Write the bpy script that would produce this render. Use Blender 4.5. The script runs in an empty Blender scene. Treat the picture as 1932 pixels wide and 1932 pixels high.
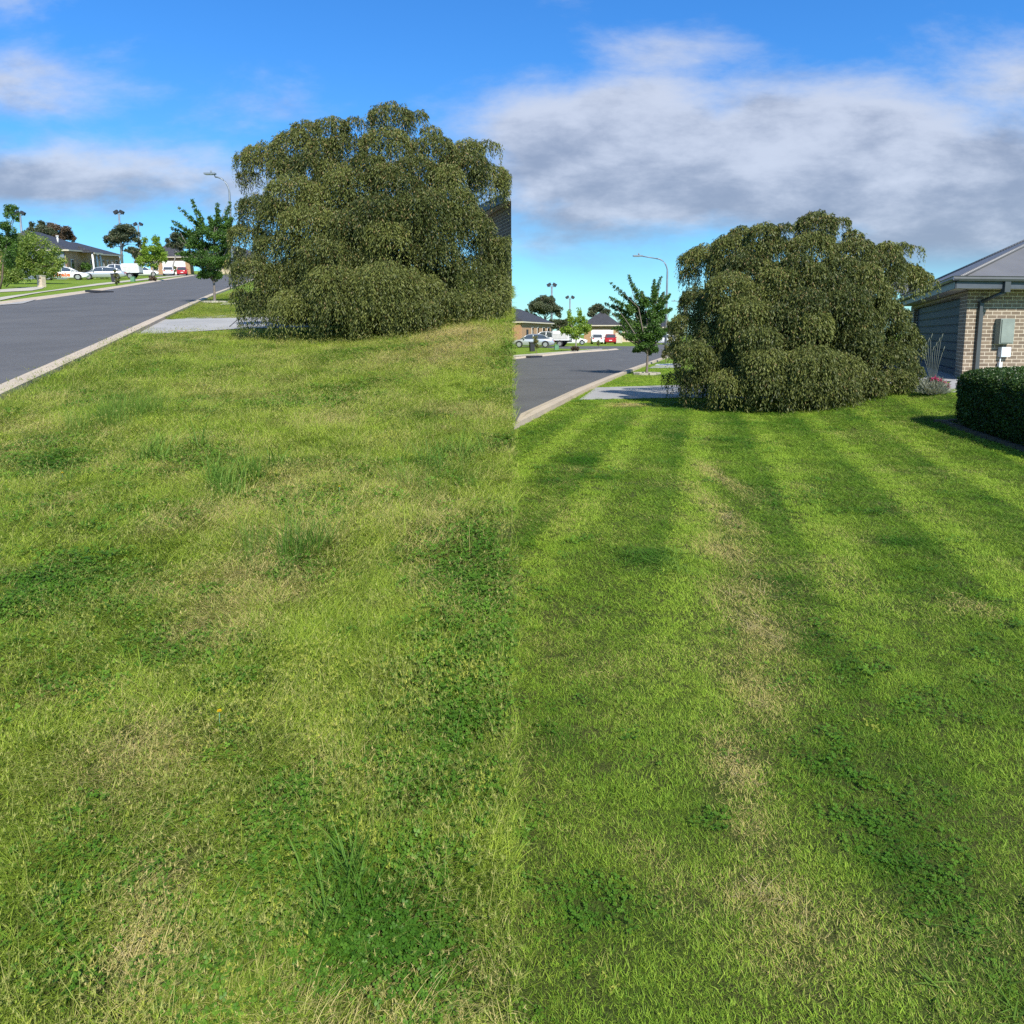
import bpy, math, random
import numpy as np
from mathutils import Vector, Matrix
rad = math.radians
random.seed(7); RNG = np.random.default_rng(7)

# ------------------------------------------------------------------ camera
scene = bpy.context.scene
F = 1348.0                      # focal length in units of a 1932-wide picture
PITCH = rad(7.0)
H_R, H_L = 629.0, 502.0         # eye level of the flat yard / of the rising yard
YP = H_R + F*math.tan(PITCH)
CAM_H = 1.55
cam = bpy.data.cameras.new('camera'); camo = bpy.data.objects.new('camera', cam)
scene.collection.objects.link(camo); scene.camera = camo
camo.location = (0, 0, CAM_H); camo.rotation_euler = (rad(90)-PITCH, 0, 0)
cam.sensor_width = 36; cam.lens = 36*F/1932; cam.shift_y = (YP-966)/1932
cam.clip_start = 0.05; cam.clip_end = 6000
scene.render.resolution_x = 1024; scene.render.resolution_y = 1024

# ------------------------------------------------------------------ sun and sky
SUN_EL, SUN_AZ = 43.0, 158.0     # azimuth clockwise from +Y: behind the camera on its right
sd = Vector((math.sin(rad(SUN_AZ))*math.cos(rad(SUN_EL)), math.cos(rad(SUN_AZ))*math.cos(rad(SUN_EL)), math.sin(rad(SUN_EL))))
sun = bpy.data.lights.new('sun', 'SUN'); suno = bpy.data.objects.new('sun', sun)
scene.collection.objects.link(suno); suno.rotation_euler = sd.to_track_quat('Z', 'Y').to_euler()
sun.energy = 3.9; sun.angle = rad(1.2); sun.color = (1.0, 0.94, 0.84)
scene.view_settings.view_transform = 'Standard'; scene.view_settings.look = 'None'
scene.view_settings.exposure = 0.85; scene.view_settings.gamma = 1.0
scene.cycles.use_denoising = False; scene.cycles.max_bounces = 5; scene.cycles.diffuse_bounces = 2; scene.cycles.glossy_bounces = 2; scene.cycles.transmission_bounces = 2
world = bpy.data.worlds.new('World'); scene.world = world; world.use_nodes = True
NT = world.node_tree; NT.nodes.clear()

class G:
    """small node-graph helper"""
    def __init__(s, nt): s.nt = nt
    def n(s, t, **k):
        o = s.nt.nodes.new(t)
        for a, b in k.items(): setattr(o, a, b)
        return o
    def put(s, sock, v):
        if hasattr(v, 'is_linked') or isinstance(v, bpy.types.NodeSocket): s.nt.links.new(v, sock)
        else: sock.default_value = v
    def m(s, op, a, b=0.0, c=None):
        o = s.n('ShaderNodeMath', operation=op); s.put(o.inputs[0], a); s.put(o.inputs[1], b)
        if c is not None: s.put(o.inputs[2], c)
        return o.outputs[0]
    def mix(s, f, a, b, bt='MIX'):
        o = s.n('ShaderNodeMix', data_type='RGBA', blend_type=bt)
        s.put(o.inputs[0], f); s.put(o.inputs[6], a); s.put(o.inputs[7], b); return o.outputs[2]
    def ss(s, x, a, b):
        o = s.n('ShaderNodeMapRange', interpolation_type='SMOOTHSTEP'); s.put(o.inputs[0], x)
        o.inputs[1].default_value = a; o.inputs[2].default_value = b; return o.outputs[0]
    def noise(s, vec, scale, detail=4, rough=0.55, dist=0.0):
        o = s.n('ShaderNodeTexNoise'); o.inputs['Scale'].default_value = scale; o.inputs['Detail'].default_value = detail
        o.inputs['Roughness'].default_value = rough; o.inputs['Distortion'].default_value = dist
        if vec is not None: s.put(o.inputs['Vector'], vec)
        return o.outputs[0]
def col(r, g, b): return (r, g, b, 1.0)

g = G(NT)
tc = g.n('ShaderNodeTexCoord'); sp = g.n('ShaderNodeSeparateXYZ'); NT.links.new(tc.outputs['Generated'], sp.inputs[0])
yy = g.m('MAXIMUM', g.m('ABSOLUTE', sp.outputs[1]), 0.25)
U = g.m('DIVIDE', sp.outputs[0], yy); V = g.m('DIVIDE', sp.outputs[2], yy)
sky = g.n('ShaderNodeTexSky', sky_type='NISHITA'); sky.sun_disc = False
sky.sun_elevation = rad(SUN_EL); sky.sun_rotation = rad(SUN_AZ); sky.air_density = 1.0; sky.dust_density = 0.25; sky.ozone_density = 3.0
cv = g.n('ShaderNodeCombineXYZ'); g.put(cv.inputs[0], U); g.put(cv.inputs[1], g.m('MULTIPLY', V, 2.3)); cv.inputs[2].default_value = 3.7
n1 = g.noise(cv.outputs[0], 4.2, 10, 0.62, 0.15); n2 = g.noise(cv.outputs[0], 6.5, 8, 0.6, 0.1)
def blob(u0, v0, su, sv, amp):   # where in the sky a cloud bank hangs
    a = g.m('DIVIDE', g.m('SUBTRACT', U, u0), su); b = g.m('DIVIDE', g.m('SUBTRACT', V, v0), sv)
    r2 = g.m('ADD', g.m('MULTIPLY', a, a), g.m('MULTIPLY', b, b))
    return g.m('MULTIPLY', g.m('EXPONENT', g.m('MULTIPLY', r2, -1.0)), amp)
blobs = [(-0.62, 0.215, 0.30, 0.045, 0.62), (-0.36, 0.20, 0.12, 0.05, 0.40), (-0.68, 0.335, 0.16, 0.05, 0.50), (-0.68, 0.46, 0.10, 0.05, 0.36), (-0.34, 0.29, 0.10, 0.03, 0.2), (0.06, 0.24, 0.10, 0.10, 0.7),
         (0.17, 0.235, 0.18, 0.10, 0.95), (0.42, 0.235, 0.26, 0.105, 0.9), (0.62, 0.19, 0.25, 0.11, 0.8), (0.20, 0.35, 0.16, 0.05, 0.30), (0.66, 0.33, 0.16, 0.05, 0.45), (0.06, 0.46, 0.08, 0.025, 0.22)]
acc = None
for bl in blobs:
    o = blob(*bl); acc = o if acc is None else g.m('MAXIMUM', acc, o)
cm = g.m('ADD', g.m('ADD', acc, g.m('MULTIPLY', g.m('SUBTRACT', n1, 0.5), 1.0)), 0.06)
cm = g.ss(cm, 0.10, 0.62)
cm = g.m('MULTIPLY', cm, g.ss(V, 0.05, 0.13))
skyc = g.n('ShaderNodeHueSaturation'); skyc.inputs['Hue'].default_value = 0.497; skyc.inputs['Saturation'].default_value = 1.0
skyc.inputs['Value'].default_value = 1.0; NT.links.new(sky.outputs[0], skyc.inputs['Color'])
shade = g.ss(g.m('ADD', n2, g.m('MULTIPLY', g.m('SUBTRACT', V, 0.20), 1.3)), 0.34, 0.72)
cc = g.mix(shade, col(2.2, 2.6, 3.5), col(4.5, 4.9, 5.8))
tintc = g.mix(g.ss(V, 0.8, 1.6), g.mix(g.ss(V, 0.0, 0.45), col(0.50, 0.88, 1.06), col(0.36, 0.90, 1.46)), col(0.95, 1.05, 1.15))
fin = g.mix(g.m('MULTIPLY', cm, 0.9), g.mix(1.0, skyc.outputs[0], tintc, 'MULTIPLY'), cc)
bg = g.n('ShaderNodeBackground'); bg.inputs[1].default_value = 0.08; NT.links.new(fin, bg.inputs[0])
ow = g.n('ShaderNodeOutputWorld'); NT.links.new(bg.outputs[0], ow.inputs[0])

# ------------------------------------------------------------------ terrain and pixel helpers
S_L = math.tan(math.atan((YP-H_L)/F) - PITCH)     # slope of the left yard
def smooth(a, b, x):
    t = np.clip((np.asarray(x, float)-a)/(b-a), 0, 1); return t*t*(3-2*t)
def gz(x, y, side):
    x = np.asarray(x, float); y = np.asarray(y, float)
    if side == 'L': return S_L*np.maximum(y, 0) + 0.45*smooth(0.5, 5, x+0.324*y)*smooth(8, 15, y)
    return 0.45*smooth(0.5, 5, x-0.30*y)*smooth(8, 15, y)
def ray(px, py):
    v = (YP-py)/F
    return np.array([(px-966)/F, math.cos(PITCH)+v*math.sin(PITCH), -math.sin(PITCH)+v*math.cos(PITCH)])
def at(px, py, depth):
    d = ray(px, py); d = d/d[1]
    return Vector((d[0]*depth, depth, CAM_H+d[2]*depth))
def gp(side, px, py):
    d = ray(px, py); d = d/d[1]; t = 1.0; st = 0.02
    while t < 600:
        if CAM_H+d[2]*t <= float(gz(d[0]*t, t, side)): break
        t += st; st = 0.02+t*0.002
    return Vector((d[0]*t, t, float(gz(d[0]*t, t, side))))
def base_for(side, px, depth):
    x = (px-966)/F*depth*1.0
    return Vector((x, depth, float(gz(x, depth, side))))
def pxm(depth): return depth/F      # metres per picture unit at that depth

# ------------------------------------------------------------------ materials
def newmat(name):
    m = bpy.data.materials.new(name); m.use_nodes = True; m.node_tree.nodes.clear()
    gg = G(m.node_tree); o = gg.n('ShaderNodeOutputMaterial'); return m, gg, o
def pbr(name, a, b=None, rough=0.7, scale=4.0, bump=0.0, metal=0.0, spec=0.4, fine=None, bscale=None):
    m, gg, o = newmat(name); p = gg.n('ShaderNodeBsdfPrincipled')
    p.inputs['Roughness'].default_value = rough; p.inputs['Metallic'].default_value = metal; p.inputs['Specular IOR Level'].default_value = spec
    t = gg.n('ShaderNodeTexCoord'); v = t.outputs['Object']
    b = b or tuple(x*0.8 for x in a)
    f = gg.noise(v, scale, 6, 0.6)
    c = gg.mix(gg.ss(f, 0.3, 0.7), col(*a), col(*b))
    if fine:
        f2 = gg.noise(v, fine, 3, 0.7); c = gg.mix(gg.ss(f2, 0.35, 0.65), c, gg.mix(0.45, c, col(0.9*a[0]+.12, 0.9*a[1]+.12, 0.9*a[2]+.12)))
    m.node_tree.links.new(c, p.inputs['Base Color'])
    if bump:
        bn = gg.n('ShaderNodeBump'); bn.inputs['Strength'].default_value = bump; bn.inputs['Distance'].default_value = 0.01
        gg.put(bn.inputs['Height'], gg.noise(v, bscale or scale*8, 4, 0.6)); m.node_tree.links.new(bn.outputs[0], p.inputs['Normal'])
    m.node_tree.links.new(p.outputs[0], o.inputs[0]); return m
def leafmat(name, a, b, c3=None, rough=0.5, trans=0.3, spec=0.35):
    """a,b = dark / light leaf colour by the per-leaf attribute; c3 = colour of odd leaves"""
    m, gg, o = newmat(name)
    at_ = gg.n('ShaderNodeAttribute', attribute_name='tint'); t = at_.outputs['Fac']
    c = gg.mix(gg.ss(t, 0.0, 1.0), col(*a), col(*b))
    if c3: c = gg.mix(gg.ss(t, 0.86, 0.98), c, col(*c3))
    p = gg.n('ShaderNodeBsdfPrincipled'); p.inputs['Roughness'].default_value = rough; p.inputs['Specular IOR Level'].default_value = spec
    gg.put(p.inputs['Base Color'], c)
    tr = gg.n('ShaderNodeBsdfTranslucent'); gg.put(tr.inputs[0], gg.mix(0.5, c, col(min(1, b[0]*1.5), min(1, b[1]*1.5), b[2]*0.6)))
    mx = gg.n('ShaderNodeMixShader'); mx.inputs[0].default_value = trans
    l = m.node_tree.links; l.new(p.outputs[0], mx.inputs[1]); l.new(tr.outputs[0], mx.inputs[2]); l.new(mx.outputs[0], o.inputs[0]); return m
def brickmat(name, c1, c2, mortar, bw=0.24, rh=0.086, ms=0.007, bump=0.4, rough=0.85):
    m, gg, o = newmat(name); p = gg.n('ShaderNodeBsdfPrincipled'); p.inputs['Roughness'].default_value = rough
    uv = gg.n('ShaderNodeUVMap'); br = gg.n('ShaderNodeTexBrick'); gg.put(br.inputs['Vector'], uv.outputs[0])
    br.inputs['Scale'].default_value = 1; br.inputs['Brick Width'].default_value = bw; br.inputs['Row Height'].default_value = rh
    br.inputs['Mortar Size'].default_value = ms; br.inputs['Mortar Smooth'].default_value = 0.15; br.inputs['Bias'].default_value = 0.0
    br.inputs['Color1'].default_value = col(*c1); br.inputs['Color2'].default_value = col(*c2); br.inputs['Mortar'].default_value = col(*mortar)
    nz = gg.noise(uv.outputs[0], 14, 5, 0.65); c = gg.mix(0.5, br.outputs[0], gg.mix(nz, col(.25, .25, .25), col(.8, .78, .76)), 'OVERLAY')
    gg.put(p.inputs['Base Color'], c)
    bn = gg.n('ShaderNodeBump'); bn.inputs['Strength'].default_value = bump; bn.inputs['Distance'].default_value = 0.012; bn.invert = True
    gg.put(bn.inputs['Height'], br.outputs['Fac']); m.node_tree.links.new(bn.outputs[0], p.inputs['Normal'])
    m.node_tree.links.new(p.outputs[0], o.inputs[0]); return m
def ribmat(name, a, spacing=0.076, rough=0.5):
    m, gg, o = newmat(name); p = gg.n('ShaderNodeBsdfPrincipled'); p.inputs['Roughness'].default_value = rough; p.inputs['Metallic'].default_value = 0.2
    uv = gg.n('ShaderNodeUVMap'); w = gg.n('ShaderNodeTexWave', wave_type='BANDS', bands_direction='X', wave_profile='SIN'); gg.put(w.inputs['Vector'], uv.outputs[0])
    w.inputs['Scale'].default_value = 1.0/spacing/3.18; nz = gg.noise(uv.outputs[0], 1.5, 5, 0.6)
    gg.put(p.inputs['Base Color'], gg.mix(gg.ss(nz, .3, .7), col(*a), col(*[x*0.86 for x in a])))
    bn = gg.n('ShaderNodeBump'); bn.inputs['Strength'].default_value = 0.35; bn.inputs['Distance'].default_value = 0.016
    gg.put(bn.inputs['Height'], w.outputs['Fac']); m.node_tree.links.new(bn.outputs[0], p.inputs['Normal'])
    m.node_tree.links.new(p.outputs[0], o.inputs[0]); return m
def glassmat(name, a=(0.02, 0.025, 0.03)):
    m, gg, o = newmat(name); p = gg.n('ShaderNodeBsdfPrincipled'); p.inputs['Roughness'].default_value = 0.08
    p.inputs['Base Color'].default_value = col(*a); p.inputs['Specular IOR Level'].default_value = 0.8
    m.node_tree.links.new(p.outputs[0], o.inputs[0]); return m

def grassmat(name, dk, lt, straw, strawamt=0.0, rough=0.55):
    """blades: instance attributes 'dry','deep'; per-blade attribute 'rnd'; per-vertex 'tip'"""
    m, gg, o = newmat(name)
    A = lambda n_, t_='INSTANCER': gg.n('ShaderNodeAttribute', attribute_name=n_, attribute_type=t_).outputs['Fac']
    dry, deep = A('dry'), A('deep'); rnd, tip = A('rnd', 'GEOMETRY'), A('tip', 'GEOMETRY')
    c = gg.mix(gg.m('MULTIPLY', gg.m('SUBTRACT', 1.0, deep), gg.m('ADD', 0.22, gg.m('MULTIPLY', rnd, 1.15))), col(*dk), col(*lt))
    th = gg.m('ADD', gg.m('ADD', dry, gg.m('MULTIPLY', gg.m('FRACT', gg.m('MULTIPLY', rnd, 37.3)), 0.75)), gg.m('MULTIPLY', tip, 0.16))
    c = gg.mix(gg.ss(gg.m('ADD', th, strawamt), 0.62, 1.0), c, col(*straw))
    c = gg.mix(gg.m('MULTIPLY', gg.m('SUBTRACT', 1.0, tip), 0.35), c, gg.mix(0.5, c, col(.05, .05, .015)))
    p = gg.n('ShaderNodeBsdfPrincipled'); p.inputs['Roughness'].default_value = rough; p.inputs['Specular IOR Level'].default_value = 0.18
    gg.put(p.inputs['Base Color'], c)
    tr = gg.n('ShaderNodeBsdfTranslucent'); gg.put(tr.inputs[0], c)
    mx = gg.n('ShaderNodeMixShader'); mx.inputs[0].default_value = 0.38
    l = m.node_tree.links; l.new(p.outputs[0], mx.inputs[1]); l.new(tr.outputs[0], mx.inputs[2]); l.new(mx.outputs[0], o.inputs[0]); return m

M = {}
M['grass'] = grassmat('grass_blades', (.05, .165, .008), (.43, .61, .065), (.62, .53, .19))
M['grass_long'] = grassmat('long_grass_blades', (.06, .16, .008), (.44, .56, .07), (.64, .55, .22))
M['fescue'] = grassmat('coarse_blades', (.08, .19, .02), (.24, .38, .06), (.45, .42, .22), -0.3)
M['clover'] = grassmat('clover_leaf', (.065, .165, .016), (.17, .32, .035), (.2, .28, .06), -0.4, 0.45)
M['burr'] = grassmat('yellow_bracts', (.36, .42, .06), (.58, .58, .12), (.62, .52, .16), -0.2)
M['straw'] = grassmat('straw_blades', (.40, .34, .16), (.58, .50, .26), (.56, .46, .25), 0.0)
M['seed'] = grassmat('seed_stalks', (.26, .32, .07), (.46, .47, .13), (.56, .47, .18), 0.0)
def groundmat(name, cols, fine=60):
    m, gg, o = newmat(name); p = gg.n('ShaderNodeBsdfPrincipled'); p.inputs['Roughness'].default_value = 0.9; p.inputs['Specular IOR Level'].default_value = 0.1
    v = gg.n('ShaderNodeTexCoord').outputs['Object']
    a = gg.ss(gg.noise(v, 0.35, 6, 0.6), 0.35, 0.65); b = gg.ss(gg.noise(v, 2.2, 5, 0.65), 0.35, 0.68); c_ = gg.ss(gg.noise(v, fine, 3, 0.7), 0.3, 0.7)
    c = gg.mix(a, col(*cols[0]), col(*cols[1])); c = gg.mix(gg.m('MULTIPLY', b, 0.55), c, col(*cols[2])); c = gg.mix(gg.m('MULTIPLY', c_, 0.55), c, col(*cols[3]))
    gg.put(p.inputs['Base Color'], c)
    bn = gg.n('ShaderNodeBump'); bn.inputs['Strength'].default_value = 0.8; bn.inputs['Distance'].default_value = 0.04
    gg.put(bn.inputs['Height'], gg.noise(v, fine*0.6, 5, 0.7)); m.node_tree.links.new(bn.outputs[0], p.inputs['Normal'])
    m.node_tree.links.new(p.outputs[0], o.inputs[0]); return m
M['turf'] = groundmat('turf', [(.12, .22, .02), (.18, .27, .03), (.26, .30, .06), (.06, .12, .01)], 25)
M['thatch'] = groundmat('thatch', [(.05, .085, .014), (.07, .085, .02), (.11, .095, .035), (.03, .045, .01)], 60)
M['asphalt'] = pbr('asphalt', (.058, .058, .060), (.086, .086, .087), 0.85, 0.5, 0.5, fine=45, bscale=90)
_nt = M['asphalt'].node_tree; _g = G(_nt); _p = [n for n in _nt.nodes if n.type == 'BSDF_PRINCIPLED'][0]; _c = _p.inputs['Base Color'].links[0].from_socket
_mp = _g.n('ShaderNodeMapping'); _mp.inputs['Scale'].default_value = (1.0, 0.12, 1.0); _mp.inputs['Rotation'].default_value = (0, 0, rad(-18)); _g.put(_mp.inputs[0], _g.n('ShaderNodeTexCoord').outputs['Object'])
_w = _g.ss(_g.noise(_mp.outputs[0], 1.1, 5, 0.6), .52, .75); _nt.links.new(_g.mix(_g.m('MULTIPLY', _w, .5), _c, col(.125, .122, .118)), _p.inputs['Base Color'])
M['kerb'] = pbr('kerb_concrete', (.47, .39, .29), (.36, .30, .23), 0.85, 2.5, 0.3, fine=40)
M['concrete'] = pbr('drive_concrete', (.33, .325, .31), (.25, .25, .24), 0.8, 0.9, 0.25, fine=55)
M['path'] = pbr('path_concrete', (.46, .43, .36), (.38, .35, .29), 0.85, 1.2, 0.2)
M['dark_joint'] = pbr('joint', (.06, .06, .06), rough=0.9)
M['soil'] = pbr('soil', (.13, .10, .06), (.09, .07, .045), 0.95, 3, 0.8)
M['mulch'] = pbr('mulch', (.30, .21, .10), (.2, .14, .07), 0.95, 20, 0.8)
M['bark'] = pbr('bark', (.16, .12, .09), (.09, .07, .05), 0.9, 12, 0.8)
M['grey_bark'] = pbr('grey_bark', (.20, .17, .145), (.13, .11, .09), 0.85, 9, 0.5)
M['pale_bark'] = pbr('pale_bark', (.34, .31, .28), (.22, .2, .18), 0.85, 6, 0.5)
M['brick_garage'] = brickmat('brown_brick', (.22, .17, .12), (.14, .105, .075), (.50, .44, .35), ms=0.008)
M['brick_orange'] = brickmat('orange_brick', (.42, .24, .12), (.33, .18, .09), (.42, .34, .25))
M['brick_cream'] = brickmat('cream_brick', (.60, .50, .36), (.50, .40, .27), (.5, .45, .38))
M['tile'] = brickmat('roof_tile', (.055, .058, .07), (.04, .042, .052), (.02, .02, .024), 0.3, 0.32, 0.03, 0.5, 0.7)
M['colorbond'] = ribmat('ribbed_steel', (.165, .165, .17))
M['gutter'] = pbr('gutter_paint', (.07, .08, .085), rough=0.45)
M['edge_brick'] = pbr('edging_brick', (.13, .095, .065), (.08, .065, .05), 0.9, 6, 0.5)
M['fascia'] = pbr('fascia_paint', (.085, .10, .12), rough=0.5)
M['soffit'] = pbr('soffit', (.50, .46, .42), rough=0.8)
M['door_blue'] = pbr('garage_door_paint', (.026, .042, .075), (.022, .036, .066), 0.6, 1.0, spec=0.15)
M['white'] = pbr('white_paint', (.78, .78, .76), (.72, .72, .71), 0.5, 2)
M['cream'] = pbr('cream_render', (.62, .56, .44), rough=0.8)
M['render_grey'] = pbr('grey_render', (.19, .23, .29), rough=0.8)
M['dark'] = pbr('dark_paint', (.03, .032, .04), rough=0.6)
M['car_white'] = pbr('car_white', (.80, .81, .82), (.78, .79, .8), 0.22, 1, spec=0.6)
M['car_silver'] = pbr('car_silver', (.52, .55, .57), (.5, .53, .55), 0.25, 1, metal=0.5)
M['car_red'] = pbr('car_red', (.40, .02, .03), (.38, .02, .03), 0.22, 1, spec=0.6)
M['canopy_grey'] = pbr('canopy_panel', (.62, .62, .60), rough=0.5)
M['rubber'] = pbr('rubber', (.02, .02, .02), rough=0.8)
M['alloy'] = pbr('alloy', (.55, .56, .58), rough=0.3, metal=0.6)
M['lens'] = pbr('lamp_lens', (.75, .77, .8), rough=0.15)
M['lens_red'] = pbr('tail_lens', (.45, .02, .02), rough=0.2)
M['orange_text'] = pbr('orange_print', (.85, .15, .03), rough=0.5)
M['black_text'] = pbr('black_print', (.02, .02, .02), rough=0.5)
M['glass'] = glassmat('window_glass')
M['car_glass'] = glassmat('car_glass', (.05, .06, .07))
M['steel'] = pbr('galvanised_steel', (.22, .26, .30), (.18, .21, .25), 0.5, 3, metal=0.3)
M['meter'] = pbr('meter_box_paint', (.24, .28, .25), rough=0.5)
M['elec'] = pbr('switch_box', (.62, .68, .74), rough=0.4)
M['pit_green'] = pbr('green_pillar', (.12, .26, .16), rough=0.6)
M['weeping'] = leafmat('weeping_leaf', (.016, .032, .010), (.185, .205, .05), (.22, .155, .07), 0.5, 0.12, 0.25)
M['elm'] = leafmat('dark_green_leaf', (.022, .06, .014), (.10, .195, .03), None, 0.45, 0.25)
M['maple'] = leafmat('light_green_leaf', (.10, .20, .02), (.30, .42, .06), None, 0.5, 0.4)
M['bushleaf'] = leafmat('bush_leaf', (.07, .14, .025), (.27, .34, .07), None, 0.5, 0.35)
M['gum'] = leafmat('gum_leaf', (.045, .065, .035), (.12, .14, .07), (.18, .14, .09), 0.5, 0.2)
M['gum_red'] = leafmat('red_gum_leaf', (.055, .045, .03), (.15, .105, .065), None, 0.5, 0.2)
M['olive'] = leafmat('olive_leaf', (.07, .09, .03), (.20, .20, .07), (.35, .25, .08), 0.5, 0.3)
M['hedge'] = leafmat('hedge_leaf', (.012, .035, .008), (.075, .135, .025), None, 0.45, 0.2, 0.35)
M['lavender'] = leafmat('grey_leaf', (.16, .18, .14), (.38, .39, .30), None, 0.7, 0.2)
M['petal'] = leafmat('pink_petal', (.35, .02, .10), (.55, .06, .18), None, 0.6, 0.3)

# ------------------------------------------------------------------ mesh helpers
def link(o, parent=None):
    scene.collection.objects.link(o)
    if parent is not None: o.parent = parent
    return o
def fmesh(name, verts, faces_list, attrs=None, smooth_=False):
    """verts (n,3); faces_list = list of int arrays (m,k)"""
    me = bpy.data.meshes.new(name); verts = np.asarray(verts, np.float32)
    me.vertices.add(len(verts)); me.vertices.foreach_set('co', verts.ravel())
    tot = [f.size for f in faces_list]; nf = [len(f) for f in faces_list]
    me.loops.add(sum(tot)); me.polygons.add(sum(nf))
    me.loops.foreach_set('vertex_index', np.concatenate([f.ravel() for f in faces_list]).astype(np.int32))
    ls = []; off = 0
    for f in faces_list:
        ls.append(off+np.arange(len(f))*f.shape[1]); off += f.size
    me.polygons.foreach_set('loop_start', np.concatenate(ls).astype(np.int32))
    if smooth_: me.polygons.foreach_set('use_smooth', np.ones(sum(nf), bool))
    me.update(calc_edges=True)
    for k, v in (attrs or {}).items():
        a = me.attributes.new(k, 'FLOAT', 'POINT'); a.data.foreach_set('value', np.asarray(v, np.float32))
    return me
class MB:
    """collects polygons (with metre UVs) into one mesh"""
    def __init__(s): s.v = []; s.f = []; s.uv = []; s.sm = []
    def poly(s, pts, uv=None, sm=False):
        pts = [Vector(p) for p in pts]; i = len(s.v); s.v += pts; s.f.append(list(range(i, i+len(pts))))
        if uv is None:
            n = (pts[1]-pts[0]).cross(pts[-1]-pts[0])
            if n.length < 1e-9: n = Vector((0, 0, 1))
            n.normalize(); up = Vector((0, 0, 1))
            ax = up.cross(n)
            if ax.length < 0.05: ax = Vector((1, 0, 0))
            ax.normalize(); ay = n.cross(ax); uv = [(p.dot(ax), p.dot(ay)) for p in pts]
        s.uv += uv; s.sm.append(sm)
    def box(s, c, size, rot=0, skip=()):
        hx, hy, hz = [k/2 for k in size]; R = Matrix.Rotation(rot, 3, 'Z'); c = Vector(c)
        P = [c+R@Vector((sx*hx, sy*hy, sz*hz)) for sz in (-1, 1) for sx, sy in ((-1, -1), (1, -1), (1, 1), (-1, 1))]
        for q in ((0, 3, 2, 1), (4, 5, 6, 7), (0, 1, 5, 4), (1, 2, 6, 5), (2, 3, 7, 6), (3, 0, 4, 7)): s.poly([P[k] for k in q])
    def tube(s, pts, r, n=8, caps=True):
        pts = [Vector(p) for p in pts]; rr = r if isinstance(r, (list, tuple)) else [r]*len(pts); rings = []
        for i, p in enumerate(pts):
            t = (pts[min(i+1, len(pts)-1)]-pts[max(i-1, 0)]).normalized()
            a = t.orthogonal().normalized() if abs(t.z) < .99 else Vector((1, 0, 0)); a = (a-t*a.dot(t)).normalized(); b = t.cross(a)
            rings.append([p+(a*math.cos(2*math.pi*k/n)+b*math.sin(2*math.pi*k/n))*rr[i] for k in range(n)])
        for i in range(len(rings)-1):
            for k in range(n): s.poly([rings[i][k], rings[i][(k+1) % n], rings[i+1][(k+1) % n], rings[i+1][k]], sm=True)
        if caps: s.poly(rings[0][::-1]); s.poly(rings[-1])
    def grid(s, rows, sm=True):
        for i in range(len(rows)-1):
            for k in range(len(rows[0])-1): s.poly([rows[i][k], rows[i][k+1], rows[i+1][k+1], rows[i+1][k]], sm=sm)
    def build(s, name, mat, parent=None, weld=False, loc=None):
        me = bpy.data.meshes.new(name); vs = s.v
        if loc is not None: vs = [v-Vector(loc) for v in vs]
        me.from_pydata([tuple(v) for v in vs], [], s.f); me.materials.append(mat)
        ul = me.uv_layers.new(name='UVMap'); ul.data.foreach_set('uv', np.array(s.uv, np.float32).ravel())
        me.polygons.foreach_set('use_smooth', s.sm)
        if weld or any(s.sm):
            import bmesh
            bm = bmesh.new(); bm.from_mesh(me); bmesh.ops.remove_doubles(bm, verts=bm.verts, dist=0.0004)
            bmesh.ops.recalc_face_normals(bm, faces=bm.faces); bm.to_mesh(me); bm.free()
        o = bpy.data.objects.new(name, me); link(o, parent)
        if loc is not None and parent is None: o.location = loc
        return o
def tag(o, label=None, cat=None, group=None, kind=None):
    if label: o['label'] = label
    if cat: o['category'] = cat
    if group: o['group'] = group
    if kind: o['kind'] = kind
    return o
def thing(name, label, cat, loc=(0, 0, 0), rz=0, group=None):
    o = bpy.data.objects.new(name, None); link(o); o.location = loc; o.rotation_euler = (0, 0, rz); o.empty_display_size = 0.1
    return tag(o, label, cat, group)
def copy_thing(src, loc, rz=0, sc=None, label=None):
    def rec(o, par):
        c = o.copy(); scene.collection.objects.link(c)
        if par is not None: c.parent = par
        for ch in [k for k in scene.objects if k.parent == o]: rec(ch, c)
        return c
    c = rec(src, None); c.location = loc; c.rotation_euler = (0, 0, rz)
    if sc: c.scale = (sc, sc, sc)
    if label: c['label'] = label
    return c

# ------------------------------------------------------------------ ground sheets
def axis(lo, hi, near, dens, growth):
    a = [0.0]; s = dens
    while a[-1] < hi: a.append(a[-1]+s); s = s*growth if a[-1] > near else s
    b = [0.0]; s = dens
    while b[-1] > lo: b.append(b[-1]-s); s = s*growth if -b[-1] > near else s
    return np.array(sorted(set(b+a)))
def ground(side):
    ys = axis(-12, 700, 24, 0.4, 1.16)
    xs = axis(-500, 0, 14, 0.4, 1.16) if side == 'L' else axis(0, 700, 16, 0.4, 1.16)
    X, Y = np.meshgrid(xs, ys); Z = gz(X, Y, side)
    if side == 'L': Z = np.where(Y > 260, gz(X, 260+0*Y, side), Z)
    v = np.stack([X.ravel(), Y.ravel(), Z.ravel()], 1); nx, ny = len(xs), len(ys)
    i = (np.arange(ny-1)[:, None]*nx+np.arange(nx-1)[None, :]).ravel()
    f = np.stack([i, i+1, i+nx+1, i+nx], 1)
    me = fmesh('ground', v, [f], smooth_=True); return me, xs, ys
me, _, ysL = ground('L'); me.materials.append(M['turf']); oL = link(bpy.data.objects.new('rising_ground', me)); tag(oL, kind='structure')
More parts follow.
